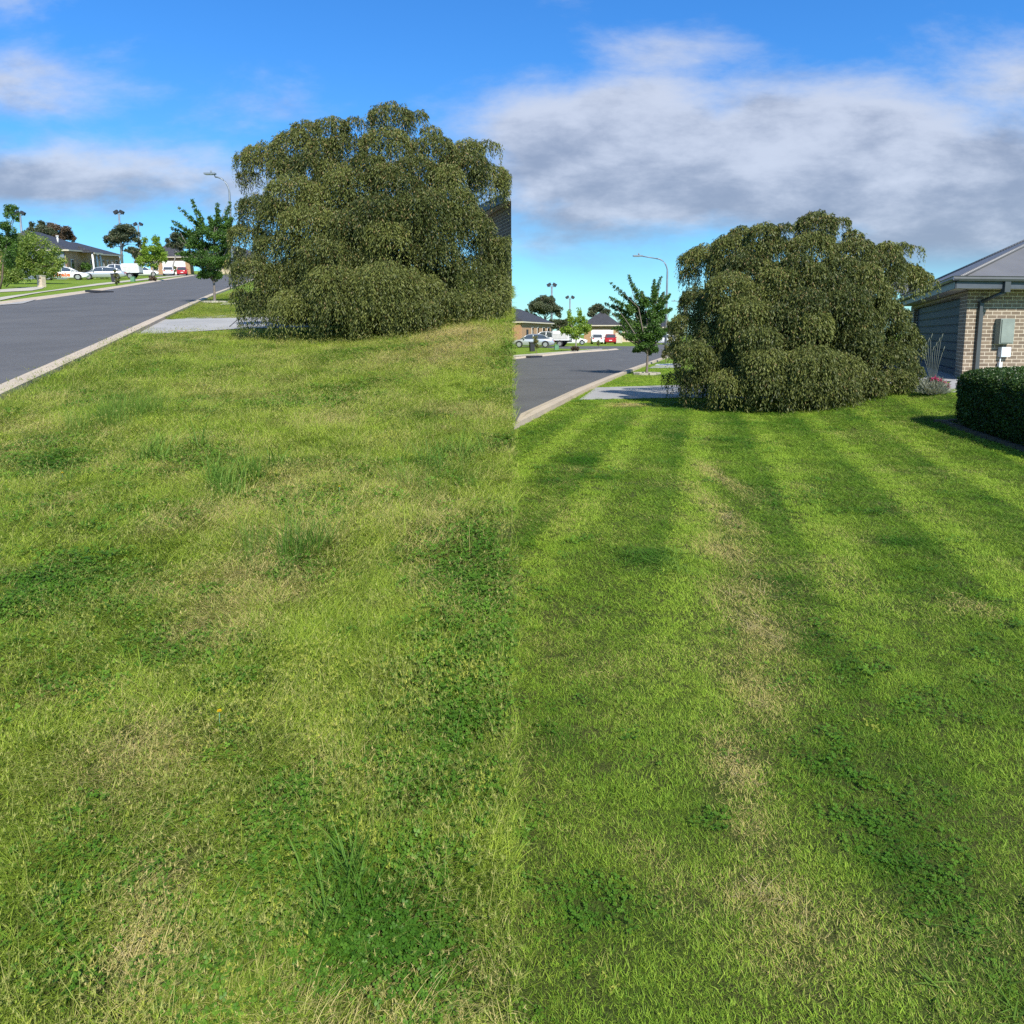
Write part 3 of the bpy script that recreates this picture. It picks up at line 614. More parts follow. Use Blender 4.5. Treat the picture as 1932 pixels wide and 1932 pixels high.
# ------------------------------------------------------------------ foliage
def leafquads(P, D, Nn, L, W, tint, name, mat, tipfold=0.0):
    """one pointed leaf (2 tris as a diamond quad) per row"""
    D = D/np.linalg.norm(D, axis=1, keepdims=True); S = np.cross(D, Nn); S /= np.maximum(np.linalg.norm(S, axis=1, keepdims=True), 1e-6)
    L = np.asarray(L)[:, None]; W = np.asarray(W)[:, None]; n = len(P)
    V = np.stack([P, P+D*L*.45+S*W*.5, P+D*L, P+D*L*.45-S*W*.5], 1).reshape(-1, 3)
    f = np.arange(n*4).reshape(n, 4); me = fmesh(name, V, [f], {'tint': np.repeat(tint, 4)}); me.materials.append(mat); return me
def rdir(r, n):
    v = r.normal(size=(n, 3)); return v/np.linalg.norm(v, axis=1, keepdims=True)
def clump_crown(name, blobs, n, leaf, mat, r, parent=None, clip=None, down=0.0, asp=.45, sub=9, loc=None):
    """blobs: (centre, (rx,ry,rz), weight). leaves gather on small sub-clumps inside each blob"""
    P, T = [], []; wt = np.array([q[2] for q in blobs], float); wt /= wt.sum()
    for (c, R, _), w in zip(blobs, wt):
        k = max(3, int(sub)); cs = rdir(r, k)*(r.random((k, 1))**.38)*.78; ct = r.random(k); m = int(n*w); j = r.integers(0, k, m)
        p = cs[j]+rdir(r, m)*(r.random((m, 1))**.45)*.42; P.append(np.array(c)+p*np.array(R)); T.append(np.clip(.15+.5*ct[j]+.35*r.random(m), 0, 1)*.0+np.clip(ct[j]*.55+r.random(m)*.45, 0, .85)+.0)
    P = np.concatenate(P); T = np.concatenate(T)
    if clip is not None: k = clip(P); P, T = P[k], T[k]
    m = len(P); T = np.where(r.random(m) < .05, .97, T)
    D = rdir(r, m); D[:, 2] -= down; Nn = rdir(r, m); L = leaf*(.7+.6*r.random(m)); 
    if loc is not None: P = P-np.array(loc)
    me = leafquads(P, D, Nn, L, L*asp, T, name, mat); o = bpy.data.objects.new(name, me); return link(o, parent)
def px_blobs(depth, lst, dy=0.0, r=None, dep=1.0):
    """blobs given by where they appear at a given depth -> real ellipsoids there"""
    out = []; m = depth/F
    for q in lst:
        px, py, rx = q[:3]; ry = q[3] if len(q) > 3 else rx; off = (r.random()-.5)*rx*m*dep if r is not None else 0
        out.append((tuple(at(px, py, depth+dy+off)), (rx*m, max(rx, ry)*.5*m+rx*.4*m, ry*m), rx*ry*1.0))
    return out
def limbs(base, top, tips, r0, mat, name='trunk', parent=None, seg=5, wob=.05, loc=None):
    b = MB(); base = Vector(base); top = Vector(top); o_ = Vector(loc) if loc is not None else Vector()
    L = (top-base).length; pts = [base.lerp(top, i/seg)+Vector((random.uniform(-1, 1), random.uniform(-1, 1), 0))*wob*L*.3*(0 if i == 0 else 1) for i in range(seg+1)]
    b.tube([p-o_ for p in pts], [r0*(1.25 if i == 0 else 1-.35*i/seg) for i in range(seg+1)], 8)
    for t in tips:
        t = Vector(t); st = pts[-1].lerp(pts[-2], random.random()*.9); mid = st.lerp(t, .5)+Vector((random.uniform(-.1, .1), random.uniform(-.1, .1), random.uniform(-.05, .15)))*(t-st).length
        b.tube([p-o_ for p in (st, st.lerp(mid, .5), mid, t)], [r0*.5, r0*.4, r0*.26, r0*.06], 6)
    return b.build(name, mat, parent)

def weeping(side, label):
    r = np.random.default_rng(11); depth = 15.6 if side == 'L' else 15.0; m = depth/F
    if side == 'L': X = lambda x: 415+(114+(x-100)*1.118)*.293; Y = lambda y: 169.8+(70+(y-60)*1.185)*.293; s = 1.16
    else: X = lambda x: 1254.7+x*.293; Y = lambda y: 377.4+y*.293; s = 1.0
    mounds = [(980, 70, 115), (1130, 105, 62), (640, 140, 90), (495, 165, 75), (770, 140, 55), (1210, 190, 60), (1220, 240, 120), (1430, 265, 80), (1535, 265, 55), (430, 215, 110), (250, 285, 115), (150, 340, 62), (720, 230, 100), (950, 200, 130), (590, 260, 90),
        (850, 335, 85), (520, 330, 100), (380, 360, 95), (640, 370, 95), (1120, 350, 110), (940, 390, 90), (1290, 400, 100), (740, 410, 125), (420, 455, 135), (1030, 435, 130), (1300, 500, 150), (1400, 320, 130), (1550, 400, 115), (1650, 455, 70), (230, 560, 120), (620, 500, 150), (900, 560, 130), (1150, 530, 150), (520, 610, 150), (330, 600, 110), (160, 430, 60),
        (150, 720, 95), (350, 760, 140), (95, 900, 60), (600, 790, 125), (800, 840, 140), (1250, 660, 140), (1400, 620, 110), (1480, 680, 90), (1530, 780, 85), (950, 930, 170), (1450, 900, 150), (1590, 860, 80), (190, 900, 110), (450, 900, 140), (1240, 800, 120), (650, 940, 130), (1130, 980, 140), (760, 640, 120), (950, 700, 110),
        (250, 1080, 130), (440, 1080, 130), (690, 1080, 120), (900, 1100, 130), (1110, 1110, 130), (1300, 1080, 110), (1490, 1080, 120), (1590, 1050, 75), (120, 1080, 60), (560, 1000, 110), (330, 960, 110), (1020, 1040, 120)]
    cx = 880; a = 820; top = 40; bot = 1330; zg = lambda px: None
    P, D, T = [], [], []
    front = depth; cyd = depth+.75
    ctr = base_for(side, X(cx), cyd)
    def add(px, py, rr, back, dens, drape=1.38):
        ex = (px-cx)/a; ez = (bot-py-60)/(bot-top); q = max(0.0, 1-ex*ex*.92-ez*ez*.85); dep = 1.95*math.sqrt(q)*(1+r.normal()*.05)+r.normal()*.13
        yc = cyd+(dep if back else -dep)+r.normal()*.08; w = at(X(px), Y(py), yc) if not back else at(X(px)+(r.random()-.5)*20, Y(py), cyd)
        if back: w = Vector((w.x, yc, w.z))
        R = rr*.293*s*m*1.02; n = int(dens*(rr/110.)**2)
        az = r.random(n)*6.283; rho = np.sqrt(r.random(n)); rho = np.where(r.random(n) < .45, .75+.3*r.random(n), rho)
        hx = np.cos(az)*rho*R; hy = np.sin(az)*rho*R*.8; z0 = w.z-.52*R*rho**2+r.normal(size=n)*R*.08
        Ln = R*drape*(.4+1.0*r.random(n)**1.3); K = 15; mt = r.random(); bt = r.random(n)
        for k in range(K):
            t = (k+r.random(n))/K; swing = .16*R*(1-np.exp(-3*t))
            x = w.x+hx+np.cos(az)*swing*(.4+rho)+r.normal(size=n)*.012; y = w.y+hy+np.sin(az)*swing*(.4+rho)+r.normal(size=n)*.012; z = z0-Ln*t*t*.55-Ln*t*.5+.12*R*np.sin(t*3.1)
            P.append(np.stack([x, y, z], 1)); spread = .62*(1-t*.3)
            d = np.stack([r.normal(size=n)*spread+np.cos(az)*.25, r.normal(size=n)*spread+np.sin(az)*.25, -np.ones(n)+.3*(1-t)], 1); D.append(d)
            T.append(np.clip(mt*.35+bt*.25+.5*r.random(n)-.08, 0, .84))
    if side == 'L': mounds = mounds+[(1640, 790, 90), (1650, 930, 90), (1640, 1060, 90), (1600, 1000, 100)]
    for (px, py, rr) in mounds:
        add(px, py, rr*.9, False, 400 if rr > 62 else 220)
        if r.random() < .75: add(px+r.normal()*30, py+30, rr, True, 60)
    P = np.concatenate(P); D = np.concatenate(D); T = np.concatenate(T)
    gg_ = gz(P[:, 0], P[:, 1], side); ok = P[:, 2] > gg_+.03
    if side == 'L': ok &= P[:, 0] < -.015-.05*r.random(len(P))
    P, D, T = P[ok], D[ok], T[ok]; n = len(P); rel = (P[:, 2]-gg_[ok])/4.0
    T = np.where(r.random(n) < .02+.10*np.clip(rel-.3, 0, 1), .95, T)
    root = thing('weeping_tree', label, 'tree', ctr, group=None)
    L = .064*(.7+.6*r.random(n)); me = leafquads(P-np.array(ctr), D, rdir(r, n), L, L*.26, T, 'crown', M['weeping']); link(bpy.data.objects.new('crown', me), root)
    # leafy interior
    k = 52000; q = rdir(r, k)*(r.random((k, 1))**.5); q[:, 2] = np.abs(q[:, 2]); sc = np.array([1.95*s, 1.15, 2.75*s]); q = q*sc*.92
    q[:, 0] += 0; C = np.array(ctr); Q = q+C+np.array([0, .05, .15]); g2 = gz(Q[:, 0], Q[:, 1], side); ok = Q[:, 2] > g2+.05
    if side == 'L': ok &= Q[:, 0] < -.15
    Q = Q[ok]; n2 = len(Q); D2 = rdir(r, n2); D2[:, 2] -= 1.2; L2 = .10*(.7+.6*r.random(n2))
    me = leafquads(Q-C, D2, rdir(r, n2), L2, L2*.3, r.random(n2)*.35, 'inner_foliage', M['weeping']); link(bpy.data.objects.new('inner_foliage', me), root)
    tips = [Vector((ctr.x+math.cos(t)*1.5*s, ctr.y+math.sin(t)*1.0, ctr.z+h_)) for t, h_ in ((0.3, 2.2), (1.2, 3.0), (2.2, 2.7), (3.1, 2.1), (4.0, 2.6), (5.2, 2.4), (5.9, 1.5), (2.7, 1.3), (1.6, 3.4), (4.6, 3.2))]
    if side == 'L': tips = [t for t in tips if t.x < -.3]
    limbs(ctr-Vector((0, 0, .05)), ctr+Vector((.05, 0, 1.1)), tips, .16, M['bark'], 'trunk', root, loc=ctr)
    print('tree', side, n)
weeping('R', 'big weeping dome shaped tree standing on the mown lawn beside the garage')
weeping('L', 'big weeping dome shaped tree standing on the overgrown lawn, right side cut off straight')

def tree(side, name, label, basepx, blobs, n, leafpx, mat, bark='bark', trunk_top=None, r0px=2.0, group=None, seed=1, depth=None, sub=9, tips=True, cat='tree', parts=('crown', 'trunk'), asp=.5):
    r = np.random.default_rng(seed)
    base = gp(side, *basepx) if depth is None else base_for(side, basepx[0], depth)
    d = base.y; m = d/F; root = thing(name, label, cat, base, group=group); bl = px_blobs(d, blobs, r=r)
    cl = None
    if side == 'L': cl = lambda P: P[:, 0] < -.02
    if side == 'R': cl = lambda P: P[:, 0] > .02
    clump_crown(parts[0], bl, n, leafpx*m, M[mat], r, root, cl, loc=base, sub=sub, asp=asp)
    tt = at(*(trunk_top or (blobs[0][0], blobs[0][1])), d)
    limbs(base-Vector((0, 0, .05)), tt, [b_[0] for b_ in bl] if tips else [], r0px*m, M[bark], parts[1], root, loc=base)
    return root
# young dark green street trees with long upright shoots
def street_tree(side, label, X, Y, base, seed):
    r = np.random.default_rng(seed); base = gp(side, *base); d = base.y; m = d/F; root = thing('street_tree', label, 'tree', base, group='young dark green street trees')
    S = lambda q: (X(q[0]), Y(q[1]))
    shoots = [((1150, 420), (800, 90)), ((1180, 380), (1010, 5)), ((1340, 380), (1455, 20)), ((1050, 520), (725, 360)), ((1080, 480), (770, 285)), ((1400, 420), (1540, 250)), ((1400, 500), (1560, 440)), ((1250, 350), (1190, 210)), ((1340, 330), (1340, 60)), ((1420, 400), (1480, 220)), ((1050, 700), (800, 690)), ((1100, 820), (900, 760)), ((1180, 950), (1070, 990)), ((1400, 800), (1500, 700)), ((1340, 960), (1370, 990)), ((1050, 600), (820, 500))]
    core = [(1200, 450, 150, 130), (1330, 480, 140, 150), (1150, 600, 190, 120), (1350, 640, 150, 130), (1200, 760, 210, 120), (1330, 820, 110, 90), (1100, 820, 140, 80), (1230, 930, 140, 80), (1270, 1010, 60, 50), (1000, 560, 110, 110), (1440, 560, 70, 110), (1250, 350, 110, 80), (1060, 420, 60, 110), (1180, 980, 90, 40)]
    k = X(1100)-X(1000); k /= 100.
    bl = px_blobs(d, [(X(a), Y(b_), c*k, e*k) for a, b_, c, e in core], r=r, dep=1.3); tips = [q[0] for q in bl]
    for p, q in shoots:
        for t in np.linspace(.1, 1, 9):
            xx = p[0]+(q[0]-p[0])*t; yy_ = p[1]+(q[1]-p[1])*t; rr = (62-40*t)*k; bl += px_blobs(d, [(X(xx), Y(yy_), rr)])
            c0 = bl[-1]; bl[-1] = ((c0[0][0], c0[0][1]+(hash(p) % 7-3)*.08, c0[0][2]), c0[1], c0[2]*.8)
        tips.append(tuple(at(*S(q), d)))
    clump_crown('crown', bl, 34000, 3.0*m, M['elm'], r, root, loc=base, sub=9, asp=.6, down=.2)
    limbs(base-Vector((0, 0, .05)), at(X(1270), Y(1000), d), tips, 2.8*m, M['grey_bark'], 'trunk', root, loc=base, wob=.01)
    b = MB()
    for i in range(10):
        a = i*.63; b.box((math.cos(a)*.42, math.sin(a)*.34, .05), (.26, .16, .09), a+1.57)
    b.build('edging_ring', M['path'], root)
X7 = lambda x: 217+x*.1465; Y7 = lambda y: 377.4+y*.1465
street_tree('L', 'young dark green tree with long shoots on the unmown side near the tall lamp', X7, Y7, (405.6, 572.5), 3)
XR = lambda x: 1143+(x-720)*(119.6/830); YR = lambda y: 520.5+y*(150/1050.)
street_tree('R', 'young dark green tree with long shoots between level road and right weeping tree', XR, YR, (1220, 707.5), 4)

# light green maples and other roadside trees
tree('L', 'maple_tree', 'light green young maple on the verge in front of the white garage on the rise', (289, 530.5), [(285, 487, 20, 14), (272, 492, 14, 12), (302, 488, 13, 13), (290, 472, 17, 11), (277, 473, 11, 10), (303, 471, 9, 12), (273, 454, 4, 10), (293, 455, 5, 12), (297, 449, 3, 9), (289, 502, 12, 6), (262, 493, 7, 8), (310, 483, 6, 9)], 5200, 3.6, 'maple', 'pale_bark', (289, 500), 1.6, 'light green maples', 21)
tree('R', 'maple_tree', 'light green young maple on the level verge in front of the white van', (1087, 663), [(1085, 620, 20, 13), (1070, 625, 13, 11), (1103, 620, 13, 12), (1087, 606, 15, 11), (1075, 604, 8, 9), (1093, 589, 5, 11), (1074, 590, 4, 9), (1087, 635, 12, 7), (1062, 624, 7, 7), (1110, 618, 6, 9), (1103, 603, 6, 9)], 5200, 3.4, 'maple', 'pale_bark', (1087, 633), 1.6, 'light green maples', 22)
tree('L', 'roadside_tree', 'broad bushy light green tree beside the brick letterbox', (77, 536), [(60, 500, 34, 26), (85, 497, 30, 26), (45, 480, 26, 24), (66, 465, 28, 24), (58, 446, 18, 12), (95, 478, 20, 18), (40, 505, 24, 24), (108, 500, 14, 18), (118, 492, 10, 9), (70, 517, 28, 14), (95, 515, 20, 12), (36, 455, 16, 20), (20, 480, 22, 30), (20, 505, 20, 20)], 14000, 3.8, 'bushleaf', 'bark', (72, 505), 2.5, None, 23, sub=14)
tree('L', 'garden_bush', 'dense dark bush at the far left end of the footpath', (24, 540), [(24, 522, 18, 18), (34, 520, 10, 16), (10, 520, 14, 20)], 3500, 3.2, 'bushleaf', 'bark', (24, 528), 1, None, 24, cat='bush', depth=54, parts=('foliage', 'stem'))
tree('L', 'dark_leaved_tree', 'slender dark tree at the left edge rising above the bushy tree', (14, 540), [(16, 400, 12, 14), (26, 392, 8, 6), (33, 393, 4, 3), (30, 410, 7, 10), (14, 430, 16, 16), (34, 404, 3, 6), (10, 460, 16, 20), (18, 450, 14, 20), (12, 485, 18, 22), (22, 470, 10, 16)], 8000, 3.2, 'elm', 'bark', (14, 440), 1.6, None, 25, depth=50)
# gum trees behind the houses
tree('L', 'gum_tree', 'round crowned gum tree standing behind the dark roofs on the rise', (233, 510), [(232, 446, 27, 17), (232, 432, 22, 12), (215, 445, 16, 13), (248, 442, 17, 13), (205, 452, 9, 9), (258, 456, 8, 8), (232, 447, 20, 10), (222, 436, 12, 9), (262, 462, 5, 5), (212, 462, 9, 5), (246, 432, 10, 8)], 16099, 2.9, 'gum', 'pale_bark', (232, 462), 1.6, 'gum trees behind the houses', 31, depth=130, sub=8)
tree('L', 'gum_tree', 'reddish brown gum tree directly behind the long dark roof', (118, 510), [(116, 436, 20, 12), (102, 433, 13, 10), (128, 444, 13, 10), (112, 448, 20, 8), (138, 450, 6, 6), (95, 428, 9, 7)], 11500, 2.9, 'gum_red', 'bark', (116, 455), 1.5, 'gum trees behind the houses', 32, depth=118, sub=8)
tree('L', 'gum_tree', 'grey green wispy gum tree in front of the leftmost floodlight', (78, 510), [(78, 432, 18, 12), (62, 440, 12, 12), (92, 440, 12, 9), (80, 420, 7, 6), (60, 424, 5, 6), (50, 445, 10, 10)], 8740, 2.9, 'gum', 'bark', (78, 455), 1.4, 'gum trees behind the houses', 33, depth=112)
tree('L', 'gum_tree', 'grey gum tree half hidden behind the young street tree on the rise', (334, 510), [(334, 447, 16, 10), (324, 457, 12, 11), (344, 457, 14, 11), (334, 464, 14, 8), (355, 463, 8, 8)], 9660, 2.9, 'gum', 'pale_bark', (334, 468), 1.4, 'gum trees behind the houses', 34, depth=125)
tree('L', 'gum_tree', 'low dark gum scrub between round gum tree and maple', (258, 512), [(258, 475, 12, 8), (245, 472, 9, 6), (272, 475, 9, 9), (268, 466, 6, 5)], 5979, 2.9, 'gum', 'bark', (258, 482), 1.2, 'gum trees behind the houses', 35, depth=122)
tree('R', 'gum_tree', 'umbrella shaped dark gum tree behind the first level roof', (1028, 640), [(1028, 579, 27, 16), (1026, 566, 22, 11), (1008, 580, 15, 12), (1045, 578, 16, 13), (997, 590, 8, 9), (1027, 582, 22, 9), (1054, 592, 8, 8), (1017, 570, 12, 9), (1040, 565, 10, 8), (1006, 596, 8, 5)], 16099, 2.9, 'gum', 'pale_bark', (1028, 600), 1.6, 'gum trees behind the houses', 36, depth=130, sub=8)
tree('R', 'gum_tree', 'round grey gum tree above the garage roof between maple and street tree', (1130, 640), [(1128, 582, 15, 8), (1118, 591, 12, 10), (1140, 592, 12, 10), (1130, 600, 18, 8), (1148, 606, 8, 8), (1156, 615, 8, 9)], 10120, 2.9, 'gum', 'pale_bark', (1130, 605), 1.4, 'gum trees behind the houses', 37, depth=125)
tree('R', 'gum_tree', 'low dark gum scrub left of the level maple', (1056, 640), [(1052, 609, 11, 7), (1066, 607, 8, 7), (1042, 607, 7, 5)], 5520, 2.9, 'gum', 'bark', (1056, 615), 1.1, 'gum trees behind the houses', 38, depth=122)
tree('R', 'roadside_tree', 'tall olive green roadside tree touching the left side of the second weeping tree', (1272, 690), [(1275, 640, 15, 18), (1268, 622, 11, 12), (1266, 655, 12, 14), (1280, 660, 14, 18), (1285, 625, 10, 14), (1262, 610, 7, 6), (1272, 672, 9, 8)], 4200, 3.2, 'olive', 'bark', (1272, 665), 1.6, 'roadside trees beyond the street tree', 39)
tree('R', 'roadside_tree', 'small yellowing sapling on the verge beyond the second driveway', (1256, 684), [(1257, 664, 9, 9), (1252, 672, 6, 5), (1262, 656, 8, 8)], 900, 3.0, 'olive', 'bark', (1256, 672), .9, 'roadside trees beyond the street tree', 40)
tree('R', 'roadside_tree', 'dark round tree at the far end of the level road', (1250, 655), [(1246, 625, 14, 12), (1258, 618, 10, 10), (1240, 640, 10, 8), (1262, 634, 10, 10)], 7359, 2.9, 'gum', 'bark', (1250, 642), 1.2, 'roadside trees beyond the street tree', 41, depth=100)
tree('L', 'roadside_tree', 'dark tree at the far end of the steep road behind the lamp', (446, 520), [(446, 487, 14, 14), (438, 498, 9, 8), (455, 478, 12, 14)], 5979, 2.9, 'gum', 'bark', (446, 505), 1.2, None, 42, depth=85)
# low trees that close the view behind the houses
tree('L', 'garden_tree', 'bushy green tree between the maple and the white garage house on the rise', (270, 512), [(266, 484, 12, 10), (255, 480, 9, 8), (278, 488, 9, 9), (290, 490, 8, 8), (268, 497, 12, 8)], 5000, 2.6, 'gum', 'bark', (268, 500), 1.2, 'low trees behind the houses', 61, depth=128, sub=12)
tree('L', 'garden_tree', 'wide dark tree right of the white garage house on the rise', (385, 512), [(378, 482, 16, 12), (398, 486, 16, 12), (415, 480, 14, 13), (430, 488, 12, 12), (392, 498, 22, 10), (420, 500, 18, 9)], 9000, 2.6, 'gum', 'bark', (395, 498), 1.2, 'low trees behind the houses', 62, depth=134, sub=12)
tree('R', 'garden_tree', 'bushy green tree between the two dark roofs on the level street', (1062, 640), [(1060, 616, 12, 9), (1048, 614, 9, 8), (1074, 618, 10, 9), (1062, 628, 14, 8)], 5000, 2.6, 'gum', 'bark', (1062, 628), 1.2, 'low trees behind the houses', 63, depth=134, sub=12)
tree('R', 'garden_tree', 'wide dark tree behind the level street tree', (1185, 645), [(1172, 616, 14, 10), (1190, 612, 16, 12), (1210, 616, 14, 12), (1228, 612, 13, 12), (1200, 630, 24, 9)], 9000, 2.6, 'olive', 'bark', (1195, 630), 1.2, 'low trees behind the houses', 64, depth=146, sub=12)
# saplings and small shrubs
tree('L', 'sapling', 'thin autumn tinted sapling in front of the silver sedan on the rise', (121.5+98, 569-30.5), [(219, 520, 5, 4), (221, 528, 5, 6), (217, 512, 3, 3), (220, 534, 3, 3)], 500, 2.8, 'olive', 'bark', (220, 525), .6, 'saplings on the verges', 43)
tree('R', 'sapling', 'thin autumn tinted sapling in front of the silver sedan on the level street', (1012, 668), [(1012, 645, 6, 7), (1014, 653, 5, 5), (1010, 637, 4, 4)], 600, 2.8, 'olive', 'bark', (1012, 655), .6, 'saplings on the verges', 44)
tree('R', 'sapling', 'tiny sapling behind the white hatchback on the level street', (1129, 656), [(1129, 645, 3, 5), (1129, 649, 3, 3)], 220, 2.4, 'olive', 'bark', (1129, 650), .4, 'saplings on the verges', 45)
tree('L', 'sapling', 'tiny sapling behind the white hatchback on the rise', (330, 518), [(330, 506, 3, 5), (330, 511, 2, 3)], 220, 2.4, 'olive', 'bark', (330, 511), .4, 'saplings on the verges', 46)
tree('L', 'small_shrub', 'small red brown shrub at the foot of the maple on the rise', (287, 531.5), [(287, 526, 5, 5), (292, 527, 3, 4)], 1150, 2.9, 'gum_red', 'bark', (287, 528), .6, None, 47, cat='shrub', parts=('foliage', 'stem'))
tree('R', 'small_shrub', 'small red brown shrub at the foot of the level maple', (1085, 664), [(1084, 657, 6, 5), (1090, 658, 3, 4)], 1150, 2.9, 'gum_red', 'bark', (1085, 659), .6, None, 48, cat='shrub', parts=('foliage', 'stem'))
tree('L', 'small_shrub', 'clipped dark round shrub behind the bonnet of the taxi', (163, 516), [(160, 503, 9, 7), (168, 504, 6, 6), (154, 505, 5, 5)], 1500, 2.4, 'elm', 'bark', (163, 508), .6, None, 49, cat='shrub', depth=93, parts=('foliage', 'stem'))

# ------------------------------------------------------------------ lamps and floodlights
def street_lamp(side, label, basepx, depth, toppx, tippx, group):
    base = base_for(side, basepx, depth); root = thing('street_lamp', label, 'street lamp', base, group=group)
    top = at(toppx[0], toppx[1], depth)-base; tip = at(tippx[0], tippx[1], depth)-base; top.x *= 1
    R = .9; pts = [Vector((0, 0, 0)), Vector((0, 0, top.z*.5)), Vector((0, 0, tip.z-1.25))]
    for i in range(1, 9):
        a = i/8*math.pi/2; pts.append(Vector((-R*(1-math.cos(a)), 0, tip.z-1.25+math.sin(a)*1.05)))
    b = MB(); b.tube(pts, [.10, .085, .07]+[.055]*8, 8); b.build('pole', M['steel'], root)
    b = MB(); b.tube([pts[-1], Vector((tip.x+.5, 0, tip.z))], .045, 8); b.build('arm', M['steel'], root)
    b = MB(); b.box((tip.x+.22, 0, tip.z+.01), (.75, .3, .10)); b.tube([(tip.x+.3, 0, tip.z+.05), (tip.x+.3, 0, tip.z+.22)], .06, 8); h = b.build('lamp_head', M['steel'], root)
    b = MB(); b.box((tip.x+.15, 0, tip.z-.05), (.45, .22, .03)); b.build('lens', M['lens'], h)
    return root
gl_ = 'curved street lamps'
street_lamp('L', 'tall curved street lamp beside the left weeping tree on the rise', 449, 50, (447, 345), (390, 328), gl_)
street_lamp('R', 'tall curved street lamp between level street tree and the right weeping tree', 1254, 58, (1252, 504), (1198, 483), gl_)
street_lamp('R', 'small distant street lamp just left of the right weeping tree', 1293, 125, (1293, 575), (1269, 568), gl_)
def floodlight(side, label, px, top, depth):
    base = base_for(side, px, depth); root = thing('floodlight_mast', label, 'floodlight', base, group='sports ground floodlights'); m = depth/F
    z = at(px, top, depth).z-base.z; b = MB(); b.tube([(0, 0, 0), (0, 0, z)], [.28, .16], 8); b.build('mast', M['steel'], root)
    b = MB(); b.box((0, 0, z-.1), (m*10, .12, .12)); b.build('crossarm', M['steel'], root)
    for s in (-1, 1):
        b = MB(); c = Vector((s*m*5.2, 0, z+.28)); R = Matrix.Rotation(s*.5, 3, 'Y')
        for q in ((-.45, -.2), (-.45, .2)): pass
        pts = [c+R@Vector((a*.42, b_*.25, e*.30)) for e in (-1, 1) for a, b_ in ((-1, -1), (1, -1), (1, 1), (-1, 1))]
        for q in ((0, 3, 2, 1), (4, 5, 6, 7), (0, 1, 5, 4), (1, 2, 6, 5), (2, 3, 7, 6), (3, 0, 4, 7)): b.poly([pts[k] for k in q])
        b.tube([(s*m*4.4, 0, z-.08), (s*m*5.0, 0, z+.2)], .05, 6); b.build('floodlight_head', M['dark'], root)
floodlight('L', 'leftmost floodlight mast above the wispy gum tree', 63, 405, 140)
floodlight('L', 'floodlight mast rising behind the round gum tree on the rise', 244.5, 403, 145)
floodlight('L', 'thin floodlight mast above the maple on the rise', 278.5, 425, 175)
floodlight('R', 'floodlight mast rising behind the umbrella shaped gum tree', 1040, 540, 145)
floodlight('R', 'thin floodlight mast above the level maple', 1074, 563, 175)
floodlight('R', 'faint floodlight mast beside the distant curved lamp', 1286, 573, 200)

from mathutils import Quaternion
def seat(o, side, rot):
    """stand a thing on the ground; on the rising yard it leans with the slope"""
    o.rotation_mode = 'QUATERNION'; q = Quaternion((0, 0, 1), rot)
    o.rotation_quaternion = Quaternion((1, 0, 0), math.atan(S_L)) @ q if side == 'L' else q
